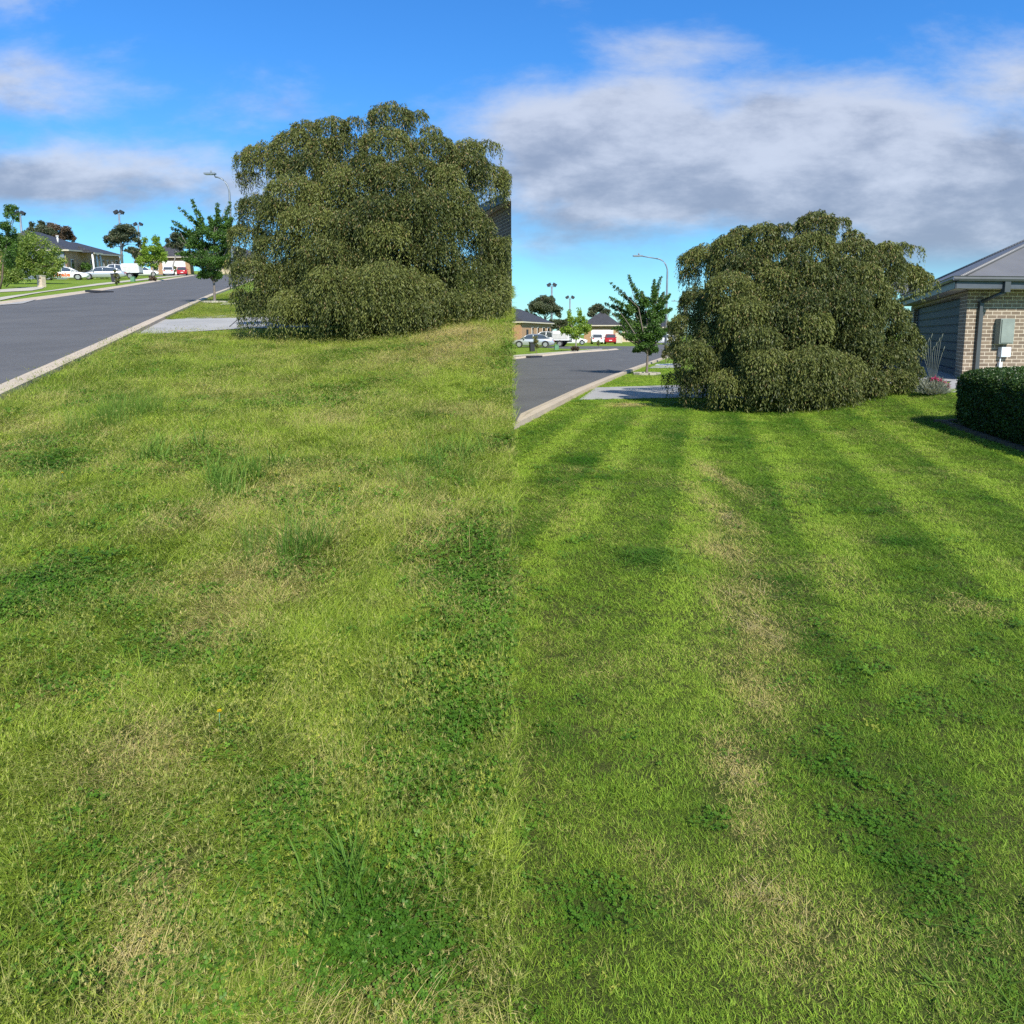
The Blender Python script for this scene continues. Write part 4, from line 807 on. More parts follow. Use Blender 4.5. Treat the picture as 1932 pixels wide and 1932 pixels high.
# ------------------------------------------------------------------ houses
def house(side, label, corner_px, depth, w, dpt, rot, wall_h, roof_h, wall, roof, feats=(), group='single storey brick houses', name='house', ov=.55):
    """local frame: x along the front, y to the back, origin at the front-left corner at ground level"""
    base = base_for(side, corner_px, depth); base.z -= 0.0; root = thing(name, label, 'house', base, rot, group); seat(root, side, rot)
    lo = -1.0; b = MB()
    for p, q in (((0, 0), (w, 0)), ((w, 0), (w, dpt)), ((w, dpt), (0, dpt)), ((0, dpt), (0, 0))):
        b.poly([(p[0], p[1], lo), (q[0], q[1], lo), (q[0], q[1], wall_h), (p[0], p[1], wall_h)])
    b.build('wall', M[wall], root)
    e = [(-ov, -ov), (w+ov, -ov), (w+ov, dpt+ov), (-ov, dpt+ov)]; z = wall_h+.02; k = min(w, dpt)/2+ov
    if w >= dpt: r1, r2 = (-ov+k, dpt/2, z+roof_h), (w+ov-k, dpt/2, z+roof_h)
    else: r1, r2 = (w/2, -ov+k, z+roof_h), (w/2, dpt+ov-k, z+roof_h)
    E = [(x, y, z+.18) for x, y in e]; b = MB()
    if w >= dpt: F_ = [(E[0], E[1], r2, r1), (E[1], E[2], r2), (E[2], E[3], r1, r2), (E[3], E[0], r1)]
    else: F_ = [(E[0], E[1], r1), (E[1], E[2], r2, r1), (E[2], E[3], r2), (E[3], E[0], r1, r2)]
    for f in F_: b.poly(f)
    b.poly([(x, y, z) for x, y, _ in reversed([(p[0], p[1], 0) for p in E])]); rf = b.build('roof', M[roof], root)
    b = MB()
    for i in range(4):
        p, q = E[i], E[(i+1) % 4]; b.poly([(p[0], p[1], z), (q[0], q[1], z), (q[0], q[1], z+.17), (p[0], p[1], z+.17)])
    b.build('gutter', M['cream'], rf)
    for ft in feats:
        kd = ft[0]
        if kd == 'win':
            _, x, z0, ww, hh = ft; b = MB(); b.box((x+ww/2, -.02, z0+hh/2), (ww+.12, .06, hh+.12)); f = b.build('window', M['white'], root)
            b = MB(); b.box((x+ww/2, -.06, z0+hh/2), (ww, .03, hh)); b.build('pane', M['glass'], f)
        if kd == 'swin':      # window in the right end wall
            _, y, z0, ww, hh = ft; b = MB(); b.box((w+.02, y+ww/2, z0+hh/2), (.06, ww+.12, hh+.12)); f = b.build('window', M['white'], root)
            b = MB(); b.box((w+.06, y+ww/2, z0+hh/2), (.03, ww, hh)); b.build('pane', M['glass'], f)
        if kd == 'garage':
            _, x, ww, hh, mt = ft; b = MB()
            for i in range(5): b.box((x+ww/2, -.03, (i+.5)*hh/5), (ww, .05, hh/5-.012))
            b.build('garage_door', M[mt], root)
        if kd == 'door':
            _, x = ft; b = MB(); b.box((x+.45, -.03, 1.05), (.95, .06, 2.1)); b.build('door', M['dark'], root)
        if kd == 'panel':
            _, x, ww, mt = ft; b = MB(); b.box((x+ww/2, -.12, wall_h/2-.01), (ww, .22, wall_h-.02)); b.build('rendered_panel', M[mt], root)
        if kd == 'porch':
            _, x, ww, dd_ = ft; zz = wall_h-.05; b = MB(); b.poly([(x, -dd_, zz), (x+ww, -dd_, zz), (x+ww, -.1, zz+.9), (x, -.1, zz+.9)]); b.poly([(x, -dd_, zz-.18), (x+ww, -dd_, zz-.18), (x+ww, -dd_, zz), (x, -dd_, zz)][::1])
            b.poly([(x, -dd_, zz-.01), (x, -.1, zz-.01), (x, -.1, zz+.89)]); b.poly([(x+ww, -dd_, zz-.01), (x+ww, -.1, zz-.01), (x+ww, -.1, zz+.89)]); b.build('porch_roof', M['tile'], root)
            b = MB(); b.box((x+ww/2, -dd_-.03, zz-.1), (ww, .06, .2)); b.build('porch_fascia', M['cream'], root)
            for xx in (x+.3, x+ww*.5, x+ww-.3): b = MB(); b.tube([(xx, -dd_+.25, -.6), (xx, -dd_+.25, zz-.1)], .11, 8); b.build('porch_post', M['white'], root)
        if kd == 'endpanel':   # on the near end wall
            _, y, ww, mt = ft; b = MB(); b.box((-.1, y+ww/2, wall_h/2-.01), (.18, ww, wall_h-.02)); b.build('rendered_panel', M[mt], root)
        if kd == 'endgarage':
            _, y, ww, hh, mt = ft; b = MB(); b.box((-.22, y+ww/2, hh/2), (.06, ww, hh)); b.build('garage_door', M[mt], root)
        if kd == 'vent':
            _, x, y, zz = ft; b = MB(); b.tube([(x, y, zz), (x, y, zz+.8)], .1, 8); b.tube([(x, y, zz+.8), (x, y, zz+.92)], .18, 8); b.build('flue', M['white'], rf)
    return root
def near_corner(side, px, d): return px, d
house('L', 'long dark roofed house with grey rendered end wall behind the taxi', 143, 88, 14.5, 10, rad(107), 3.3, 2.5, 'brick_orange', 'tile', [('endpanel', .1, 4.6, 'render_grey'), ('endgarage', 1.2, 2.2, 2.3, 'dark'), ('win', 2.0, .9, 1.0, 1.4), ('door', 8.0), ('porch', 5.6, 4.6, 1.8), ('win', 11.2, .8, .8, 1.6), ('win', 12.8, .8, .8, 1.6), ('vent', 3.8, 1.6, 4.3)])
house('L', 'second brick house of the row with dark windows above the canopy ute', 196, 106, 15, 9.5, rad(106), 3.1, 2.0, 'brick_orange', 'tile', [('endpanel', 0.1, 3.0, 'brick_orange'), ('win', 1.8, .7, .9, 1.7), ('win', 4.0, .7, .9, 1.7), ('win', 6.8, .7, .9, 1.7), ('win', 9.2, .7, 1.2, 1.7), ('win', 12, .7, 1.2, 1.7)])
house('L', 'house with wide white garage door behind the red car on the rise', 297, 138, 6.9, 10, rad(20), 3.1, 2.9, 'brick_orange', 'tile', [('garage', 2.1, 4.0, 2.5, 'white'), ('win', .4, .8, .9, 1.3)])
house('L', 'cream brick house behind the crown of the young street tree at the steep road end', 400, 140, 11, 9, rad(20), 3.0, 2.2, 'brick_cream', 'tile', [('win', 5.2, .8, 1.6, 1.3), ('win', 1, .8, 1.6, 1.3)])
house('R', 'long brick house with cream eaves at the left end of the level street', 984, 100, 17, 8, rad(73), 3.0, 2.3, 'brick_orange', 'tile', [('endpanel', .1, 1.0, 'brick_orange'), ('win', 5.3, .7, .8, 1.7), ('win', 8.3, .7, .8, 1.7), ('win', 11.5, .7, 1.2, 1.7), ('win', 14.5, .7, 1.2, 1.7), ('door', 2.4)], ov=.45)
house('R', 'house with wide white garage door behind the red car on the level street', 1101, 122, 5.6, 9, rad(-10), 2.75, 2.6, 'brick_orange', 'tile', [('garage', 1.2, 3.7, 2.15, 'white')])
house('R', 'cream brick house seen below the crown of the level street tree', 1172, 130, 10, 9, rad(-14), 2.5, 1.8, 'brick_cream', 'tile', [('win', 5.2, .8, 1.6, 1.3), ('win', 1, .8, 1.6, 1.3), ('door', 3.4)])
def fence(side, label, x0, x1, depth, h, mat='cream'):
    a = base_for(side, x0, depth); c = base_for(side, x1, depth); root = thing('paling_fence', label, 'fence', a); n = int((c.x-a.x)/1.8)+1; L = c.x-a.x
    b = MB(); k = int(L/.12)
    for i in range(k): b.box((i*.12+.06, 0, h/2+.02*((i*7) % 3)), (.105, .03, h))
    b.build('palings', M[mat], root)
    for i in range(n+1): b = MB(); b.box((min(L, i*L/n), .07, h/2), (.1, .1, h)); b.build('post', M[mat], root)
fence('R', 'pale paling fence right of the garage with the red car', 1160, 1172, 116, 1.6, 'cream')

# ------------------------------------------------------------------ vehicles
def car(side, name, label, px, depth, rot, paint, kind='sedan', group='parked cars', scale=1.0, txt=None):
    base = base_for(side, px, depth)
    slope = math.atan(S_L*math.sin(rot)) if side == 'L' else 0
    root = thing(name, label, 'car' if kind not in ('ute', 'van') else kind, base, rot, group); root.scale = (scale,)*3
    seat(root, side, rot)
    root.location.z += .02
    if kind == 'sedan':
        L = 4.8; W = .91; st = [(-2.4, .42, .62, .80), (-2.33, .28, .86, .86), (-1.9, .2, .97, .9), (-1.2, .18, .95, .91), (0, .18, .93, .91), (.9, .18, .92, .91), (1.3, .18, .88, .9), (1.9, .2, .78, .88), (2.25, .25, .68, .82), (2.4, .4, .58, .72)]
        cab = [(-1.95, .96, .96), (-1.15, 1.36, .93), (-.6, 1.44, .92), (.0, 1.45, .92), (.45, 1.38, .92), (1.3, .9, .88)]; wh = (-1.45, 1.4)
    elif kind == 'hatch':
        L = 4.1; W = .86; st = [(-2.05, .4, .75, .78), (-2.0, .25, .95, .84), (-1.3, .18, .98, .86), (0, .18, .95, .86), (1.0, .18, .92, .85), (1.6, .2, .82, .83), (1.95, .28, .7, .76), (2.05, .4, .6, .68)]
        cab = [(-2.0, .97, .96), (-1.65, 1.38, .93), (-.6, 1.48, .92), (.1, 1.46, .92), (1.1, .93, .88)]; wh = (-1.25, 1.3)
    elif kind == 'ute':
        L = 5.2; W = .93; st = [(-.7, .35, 1.0, .9), (-.6, .3, 1.05, .93), (.3, .3, 1.05, .93), (1.2, .3, 1.04, .92), (1.5, .3, .98, .92), (2.2, .32, .92, .88), (2.5, .4, .8, .8)]
        cab = [(-.68, 1.02, 1.04), (-.55, 1.68, 1.0), (.2, 1.75, 1.0), (.75, 1.68, 1.0), (1.55, 1.0, .98)]; wh = (-1.6, 1.7)
    else:
        L = 4.9; W = .93; st = [(-2.45, .35, 1.0, .88), (-2.4, .25, 1.08, .92), (-1, .2, 1.08, .93), (1.0, .2, 1.05, .93), (1.6, .22, .98, .9), (2.2, .3, .82, .84), (2.42, .4, .7, .74)]
        cab = [(-2.4, 1.06, 1.05), (-2.25, 1.75, 1.0), (-.5, 1.88, 1.0), (.8, 1.82, 1.0), (1.7, 1.02, .95)]; wh = (-1.5, 1.55)
    def sect(x, zb, zs, w): return [Vector((x, s*w*k, z)) for s, k, z in ((-1, .9, zb), (-1, 1, zb+.12), (-1, 1.01, (zb+zs)/2+.05), (-1, .98, zs-.07), (-1, .9, zs), (1, .9, zs+.0), (1, .98, zs-.07), (1, 1.01, (zb+zs)/2+.05), (1, 1, zb+.12), (1, .9, zb))]
    rows = [sect(*q) for q in st]; rows = [r_+[r_[0]] for r_ in rows]; b = MB(); b.grid(rows); b.poly(rows[0][:-1][::-1]); b.poly(rows[-1][:-1])
    body = b.build('body', M[paint], root, weld=True)
    # glasshouse, roof and pillars
    gb = MB(); rb = MB(); zb = cab[0][2]*.0+st[3][2]-.04; low = [(x, zb) for x, z, _ in cab]
    def cw(z): return W*(.90-.26*max(0, (z-zb))/.55*.6)
    secs = []
    for x, z, _ in cab:
        z0 = min(z, zb); secs.append([Vector((x, -W*.9, z0)), Vector((x, -cw(z), z)), Vector((x, cw(z), z)), Vector((x, W*.9, z0))])
    gb.grid(secs, sm=False); gb.build('windows', M['car_glass'], root)
    top = [s_ for s_, q in zip(secs, cab) if q[1] > cab[0][1]+.2]
    rr = []
    for s_ in top: rr.append([s_[1]+Vector((0, .0, -.10)), s_[1]+Vector((0, -.012, -.03)), s_[1]+Vector((0, .06, .025)), s_[2]+Vector((0, -.06, .025)), s_[2]+Vector((0, .012, -.03)), s_[2]+Vector((0, 0, -.10))])
    rb.grid(rr); rb.build('roof', M[paint], root)
    def pil(i, x=None):
        for s in (0, 1):
            pb = MB()
            a = secs[i][0 if s == 0 else 3]; t = secs[i][1 if s == 0 else 2]
            if x is not None: a = Vector((x, a.y, zb)); t = Vector((x, t.y, t.z))
            pb.tube([a, t], .045, 5); pb.build('pillar', M[paint], root)
    for i in range(len(secs)-1):
        if i in (0, len(secs)-2):
            for s, k in ((1, -1), (2, 1)): pb = MB(); pb.tube([secs[i][s]+Vector((0, k*.012, 0)), secs[i+1][s]+Vector((0, k*.012, 0))], .04, 5); pb.build('pillar', M[paint], root)
    mid = len(secs)//2; pil(mid, secs[mid][0].x-.1)
    for x in wh:
        for s in (-1, 1):
            b = MB(); c = Vector((x, s*(W-.10), .33)); b.tube([c-Vector((0, .12, 0)), c+Vector((0, .12, 0))], .335, 20); w_ = b.build('tyre', M['rubber'], root)
            b = MB(); b.tube([c+Vector((0, s*.10, 0)), c+Vector((0, s*.135, 0))], .23, 14)
            b.build('rim', M['alloy'], w_)
        for s in (-1, 1):
            b = MB(); p = [Vector((x+.41*math.cos(t), s*(W+.012), .34+.41*math.sin(t))) for t in np.linspace(-.15, math.pi+.15, 14)]; b.poly(p); b.build('wheel_arch', M['dark'], body)
    xf, xb = st[-1][0], st[0][0]
    for s in (-1, 1):
        b = MB(); b.box((xf-.16, s*W*.66, st[-2][2]-.06), (.30, .30, .12), -s*.25); b.build('headlight', M['lens'], root)
        b = MB(); b.box((xb+.05, s*W*.70, st[1][2]-.13), (.12, .30, .17)); b.build('tail_light', M['lens_red'], root)
        b = MB(); b.box((cab[-1][0]-.45, s*(W+.07), zb+.08), (.12, .2, .12)); b.build('mirror', M[paint], root)
    b = MB(); b.box((xb-.005, 0, .55 if kind != 'ute' else .7), (.03, .45, .12)); b.build('number_plate', M['white'], root)
    if kind == 'ute':
        b = MB(); b.box((-1.7, 0, 1.28), (1.95, 1.86, 1.12)); cn = b.build('canopy', M['car_white'], root)
        for s in (-1, 1): b = MB(); b.box((-1.7, s*.945, 1.2), (1.75, .03, .62)); b.build('side_flap', M['canopy_grey'], cn)
        b = MB(); b.box((-2.69, 0, 1.2), (.03, 1.4, .85)); b.build('rear_flap', M['canopy_grey'], cn)
        b = MB(); b.box((-1.65, 0, .62), (2.1, 1.5, .18)); b.build('tray', M['dark'], root)
        b = MB(); b.box((.1, 0, 1.80), (.9, 1.2, .05)); b.build('roof_rack', M['dark'], root)
    if txt:
        for s in txt.get('sides', (-1,)):
            cu = bpy.data.curves.new('lettering', 'FONT'); cu.body = txt['t']; cu.size = txt['size']; cu.extrude = .004; cu.offset = txt.get('bold', .0)
            cu.shear = txt.get('shear', 0)
            tmp = bpy.data.objects.new('tmp', cu); scene.collection.objects.link(tmp); dg = bpy.context.evaluated_depsgraph_get(); me = bpy.data.meshes.new_from_object(tmp.evaluated_get(dg)); bpy.data.objects.remove(tmp)
            me.materials.clear(); me.materials.append(M[txt['mat']]); o = bpy.data.objects.new('lettering', me); link(o, root)
            o.rotation_euler = (rad(90), 0, 0 if s < 0 else math.pi); o.location = (txt['x']*(1 if s < 0 else 1), s*(W*1.01+.012), txt['z'])
    return root
gL, gR = 'cars parked on the rise', 'cars parked on the level street'
car('L', 'taxi', 'white taxi sedan with orange lettering parked beside the bushy tree', 136, 82, rad(24), 'car_white', 'sedan', gL, 1.0, dict(t='13cabs', size=.62, x=-1.0, z=.42, mat='orange_text', bold=.025))
car('L', 'parked_car', 'silver sedan between the taxi and the canopy ute on the rise', 208, 86, rad(202), 'car_silver', 'sedan', gL)
car('L', 'parked_ute', 'white ute with box canopy behind the silver sedan on the rise', 237, 92, rad(190), 'car_white', 'ute', gL, 1.0)
car('L', 'parked_van', 'white van with dark script behind the maple on the rise', 285, 112, rad(25), 'car_white', 'hatch', gL, .95)
car('L', 'parked_car', 'white hatchback seen from behind at the white garage on the rise', 330, 122, rad(113), 'car_white', 'hatch', gL, .95)
car('L', 'parked_car', 'red car seen from behind at the white garage on the rise', 355, 123, rad(113), 'car_red', 'hatch', gL, .92)
car('R', 'parked_car', 'silver sedan at the left end of the level street', 1004, 79, rad(176), 'car_silver', 'sedan', gR)
car('R', 'parked_ute', 'white ute with box canopy behind the silver sedan on the level street', 1034, 85, rad(163), 'car_white', 'ute', gR, 1.0)
car('R', 'parked_van', 'white van with dark script behind the level maple', 1081, 98, rad(-6), 'car_white', 'hatch', gR, .92)
car('R', 'parked_car', 'white hatchback seen from behind at the level white garage', 1125, 106, rad(86), 'car_white', 'hatch', gR, .95)
car('R', 'parked_car', 'red car seen from behind at the level white garage', 1150, 106, rad(84), 'car_red', 'hatch', gR, .95)
car('R', 'parked_car', 'white car glimpsed through the right of the level street tree crown', 1246, 100, rad(150), 'car_white', 'sedan', gR)

# letterboxes, service pillars, road litter
def letterbox(side, label, px, py, mat='brick_cream'):
    base = gp(side, px, py); root = thing('letterbox', label, 'letterbox', base, rad(-12)); b = MB(); b.box((0, 0, .40), (.42, .36, .86)); p = b.build('pillar', M[mat], root)
    b = MB(); b.box((0, 0, .85), (.48, .42, .05)); b.build('cap', M['path'], root); b = MB(); b.box((.03, -.19, .66), (.26, .02, .07)); b.build('slot', M['dark'], root)
letterbox('L', 'cream brick letterbox pillar beside the bushy tree', 79, 542)
for s_, px, py, lb in (('L', 251, 531.5, 'low green service pillar behind the verge sapling on the rise'), ('R', 1050, 660, 'low green service pillar in front of the canopy ute on the level street')):
    base = gp(s_, px, py); root = thing('service_pillar', lb, 'utility box', base, .1, 'green service pillars'); b = MB(); b.box((0, 0, .22), (.38, .30, .46)); b.build('box', M['pit_green'], root); b = MB(); b.box((0, 0, .475), (.42, .34, .05)); b.build('lid', M['pit_green'], root)
for s_, px, py, lb in (('L', 216, 533, 'dark wheelie bin beside the verge sapling on the rise'), ('R', 1004, 664, 'dark wheelie bin beside the level street sapling')):
    base = gp(s_, px, py); root = thing('wheelie_bin', lb, 'bin', base, .2, 'dark wheelie bins'); b = MB()
    b.grid([[Vector((sx*.22*k, sy*.25*k, z)) for sx, sy in ((-1, -1), (1, -1), (1, 1), (-1, 1), (-1, -1))] for k, z in ((.85, .05), (1.0, .75))], sm=False); b.build('body', M['dark'], root)
    b = MB(); b.box((0, 0, .79), (.5, .56, .07)); b.build('lid', M['dark'], root)
b = MB(); 
for s_, px, py in (('L', 188, 552.5), ('R', 1008, 675)):
    base = gp(s_, px, py); b = MB(); b.box((0, 0, .07), (1.5, .35, .12)); o = b.build('drain_inlet', M['dark']); o.location = base; o.rotation_euler = (0, 0, rad(60 if s_ == 'L' else 58)); tag(o, 'dark storm drain inlet in the far kerb %s' % ('of the steep road' if s_ == 'L' else 'of the level road'), 'drain', 'storm drain inlets')

# ------------------------------------------------------------------ the brick garage on the right
def wallquad(b, p, q, z0, z1): b.poly([(p.x, p.y, z0), (q.x, q.y, z0), (q.x, q.y, z1), (p.x, p.y, z1)])
root = thing('brick_garage', 'brown brick garage with dark blue door and grey ribbed steel roof beside the hedge', 'garage', (10.4, 16.9, .45))
O = Vector(root.location)
E0 = at(1804, 524, 16.2); ZE = E0.z
def at_z(px, py, z): d = ray(px, py); t = (z-CAM_H)/d[2]; return Vector((d[0]*t, d[1]*t, z))
E1 = at_z(1700, 566, ZE); E3 = E0+Vector((6.0, .75, 0)); E2 = E1+Vector((7.5, .8, 0)); A_ = at(2104, 377, 22.5)
C0 = at(1826, 560, 16.75); C0 = Vector((C0.x, C0.y, 0)); uD = Vector((E1.x-E0.x, E1.y-E0.y, 0)).normalized(); vF = Vector((E3.x-E0.x, E3.y-E0.y, 0)).normalized()
zb0 = .30; zt = ZE-.24; nD = Vector((-uD.y, uD.x, 0)); nF = Vector((vF.y, -vF.x, 0))
LD = (E1-E0).length-.5; P1 = C0+uD*.95; P2 = C0+uD*(LD-1.0); P3 = C0+uD*LD; PF = C0+vF*6
fl = at(1797, 718.4, P1.y).z; dt = at(1808, 560, P1.y).z; rec = -nD*.0
inn = Vector((-nD.x, -nD.y, 0))*.14 if nD.x < 0 else nD*.14
b = MB()
wallquad(b, C0, PF, zb0, zt); wallquad(b, C0, P1, zb0, zt); wallquad(b, P2, P3, zb0, zt); wallquad(b, P1, P2, dt, zt); wallquad(b, P1, P1+inn, zb0, dt); wallquad(b, P2, P2+inn, zb0, dt)
b.poly([P1+Vector((0, 0, dt)), P1+inn+Vector((0, 0, dt)), P2+inn+Vector((0, 0, dt)), P2+Vector((0, 0, dt))])
Q3 = P3+vF*6; wallquad(b, P3, Q3, zb0, zt); wallquad(b, PF, Q3, zb0, zt)
for k in range(len(b.v)): b.v[k] = b.v[k]-O
w_ = b.build('wall', M['brick_garage'], root)
b = MB(); n = 9; a0, a1 = P1+inn*.98, P2+inn*.98
for i in range(n):
    z0 = fl+(dt-fl)*i/n+.006; z1 = fl+(dt-fl)*(i+1)/n-.006; o1 = -inn.normalized()*.015
    b.poly([a0-O+Vector((0, 0, z0)), a1-O+Vector((0, 0, z0)), a1-O+o1+Vector((0, 0, z0+.04)), a0-O+o1+Vector((0, 0, z0+.04))]); b.poly([a0-O+o1+Vector((0, 0, z0+.04)), a1-O+o1+Vector((0, 0, z0+.04)), a1-O+o1+Vector((0, 0, z1-.01)), a0-O+o1+Vector((0, 0, z1-.01))])
    b.poly([a0-O+o1+Vector((0, 0, z1-.01)), a1-O+o1+Vector((0, 0, z1-.01)), a1-O+Vector((0, 0, z1)), a0-O+Vector((0, 0, z1))])
    b.poly([a0-O+Vector((0, 0, z1)), a1-O+Vector((0, 0, z1)), a1-O+Vector((0, 0, z1+.012)), a0-O+Vector((0, 0, z1+.012))])
b.build('garage_door', M['door_blue'], root)
b = MB(); dn = Vector((0, 0, -.05)); R0, R3, R2, R1 = E0+dn, E3+dn, E2+dn, E1+Vector((0, 0, .14)); A_ = at(2104, 379, 22.5)
for tri in ((R0, R3, A_), (R1, R0, A_), (R2, R1, A_), (R3, R2, A_)): b.poly([p-O for p in tri])
rf = b.build('roof', M['colorbond'], root)
b = MB(); b.tube([R0-O+Vector((0, 0, .02)), A_-O+Vector((0, 0, .02))], .045, 6); b.tube([R1-O+Vector((0, 0, .02)), A_-O+Vector((0, 0, .02))], .045, 6); b.build('ridge_cap', M['colorbond'], rf)
def beam(b, p, q, w, z0, z1, side_):
    b.poly([p+Vector((0, 0, z0)), q+Vector((0, 0, z0)), q+Vector((0, 0, z1)), p+Vector((0, 0, z1))]); p2, q2 = p+side_*w, q+side_*w
    b.poly([p2+Vector((0, 0, z0)), q2+Vector((0, 0, z0)), q2+Vector((0, 0, z1)), p2+Vector((0, 0, z1))]); b.poly([p+Vector((0, 0, z0)), q+Vector((0, 0, z0)), q2+Vector((0, 0, z0)), p2+Vector((0, 0, z0))]); b.poly([p+Vector((0, 0, z1)), q+Vector((0, 0, z1)), q2+Vector((0, 0, z1)), p2+Vector((0, 0, z1))])
oD = Vector((-uD.y, uD.x, 0)); oF = Vector((vF.y, -vF.x, 0)); E0f, E1f, E3f = [Vector((e.x, e.y, 0))-O for e in (E0, E1, E3)]
cor = E0f+oD*.12+oF*.12
b = MB()
for p, q, s_ in ((cor, E1f+oD*.12, -oD), (cor, E3f+oF*.12, -oF)):
    prof = [(0, .0), (.02, .045), (0, .09), (.012, .11)]
    for (o0, h0), (o1, h1) in zip(prof[:-1], prof[1:]): b.poly([p-s_*o0+Vector((0, 0, ZE+h0-.07)), q-s_*o0+Vector((0, 0, ZE+h0-.07)), q-s_*o1+Vector((0, 0, ZE+h1-.07)), p-s_*o1+Vector((0, 0, ZE+h1-.07))])
    beam(b, p, q, .11, ZE-.07, ZE-.065, s_)
b.build('gutter', M['gutter'], rf)
b = MB(); beam(b, E0f, E1f, .02, ZE-.23, ZE-.06, -oD); beam(b, E0f, E3f, .02, ZE-.23, ZE-.06, -oF); b.build('fascia', M['fascia'], rf)
b = MB(); z = ZE-.228-O.z; c0 = C0-O; c0.z = 0; p3 = P3-O; p3.z = 0; pf = PF-O; pf.z = 0
for quad in ((E0f, E1f, p3+uD*0-oD*.05, c0-oD*.05), (E0f, E3f, pf-oF*.05, c0-oF*.05)): b.poly([Vector((q.x, q.y, z)) for q in quad])
b.build('soffit', M['soffit'], root)
# downpipe, meter box, switch box
def onfront(px, out=.0):   # point on the front wall line seen at px
    d = ray(px, 640); d = d/d[1]; t = (C0.x*vF.y-C0.y*vF.x)/(d[0]*vF.y-vF.x); return Vector((d[0]*t, t, 0))+oF*out
pd = onfront(1843, .05)
b = MB(); pz = Vector((pd.x, pd.y, 0))-O; ang = math.atan2(vF.y, vF.x)
b.box(pz+Vector((0, 0, (zb0+zt-.25)/2)), (.10, .06, zt-.25-zb0), ang); pe = pz+oF*(.42)+vF*.22
b.tube([pz+Vector((0, 0, zt-.27)), pe+Vector((0, 0, zt-.06))], .045, 6); b.box(pe+Vector((0, 0, zt+.05)), (.14, .12, .24), ang); b.build('downpipe', M['gutter'], root)
pm = onfront(1888, .09)
b = MB(); pz = Vector((pm.x, pm.y, 0))-O; zc = at(1890, 625, pm.y).z; b.box(pz+Vector((0, 0, zc)), (.36, .16, .58), ang); mb_ = b.build('meter_box', M['meter'], root)
b = MB(); b.box(pz+oF*.09+Vector((0, 0, zc)), (.31, .015, .53), ang); b.build('meter_box_door', M['meter'], mb_)
ps = onfront(1893, .06); zc = at(1890, 664, ps.y).z; pz = Vector((ps.x, ps.y, 0))-O
b = MB(); b.box(pz+Vector((0, 0, zc)), (.24, .11, .23), ang); sw = b.build('switch_box', M['elec'], root)
b = MB(); b.tube([pz-vF*.09+Vector((0, 0, zc-.1)), pz-vF*.09+Vector((0, 0, zc-.8))], .016, 6); b.box(pz-vF*.09+Vector((0, 0, zc-.30)), (.08, .06, .12), ang); b.build('conduit', M['elec'], sw)
# low roof seen behind
b = MB(); p = at(1735, 514, 27); q = at(1800, 514, 27); b.poly([p+Vector((0, 0, -1.2)), q+Vector((0, -0, -1.2)), q+Vector((0, 3, 0)), p+Vector((0, 3, 0))]); 
for k in range(len(b.v)): b.v[k] = b.v[k]-O
b.build('rear_roof', M['colorbond'], root)

# the garage glimpsed right of the tree on the rise
za = at(955, 366, 18).z; e0 = Vector((-.16, 18, za)); e1 = at_z(878, 405, za)
root = thing('brick_garage', 'dark brick wall and eave peeking out right of the left weeping tree', 'garage', (-.4, 20, float(gz(-.4, 20, 'L')))); O = Vector(root.location)
b = MB(); gz_ = O.z-1; i0, i1 = Vector((-.03, 17.6, 0)), Vector((e1.x+.35, e1.y+.2, 0)); wl = [Vector((-.14, 18.6, 0)), i1, Vector((-.02, i1.y, 0)), Vector((-.02, 18.2, 0))]
for i in range(4): p, q = wl[i]-O, wl[(i+1) % 4]-O; p.z = q.z = 0; wallquad(b, p, q, -1.2, za-.15-O.z)
b.build('wall', M['brick_garage'], root)
b = MB(); t0 = Vector((-.02, 17.6, za+.05)); b.poly([e0-O, e1-O, Vector((-.02, e1.y, za+.55))-O, Vector((-.02, 18, za+.10))-O]); b.poly([Vector((-.02, 18, za))-O, e0-O, Vector((-.02, 18, za+.1))-O]); rf = b.build('roof', M['colorbond'], root)
b = MB(); d_ = (e1-e0); d_.z = 0; d_.normalize(); s_ = Vector((d_.y, -d_.x, 0)); a_, c_ = e0-O, e1-O; a_.z = c_.z = 0; beam(b, a_, c_, .06, za-O.z-.20, za-O.z+.02, s_*(1 if s_.x < 0 else -1)); b.build('gutter', M['fascia'], rf)
b = MB(); b.poly([Vector((p.x, p.y, za-.16))-O for p in (e0, e1, Vector((-.02, e1.y, 0)), Vector((-.02, 18, 0)))]); b.build('soffit', M['soffit'], root)

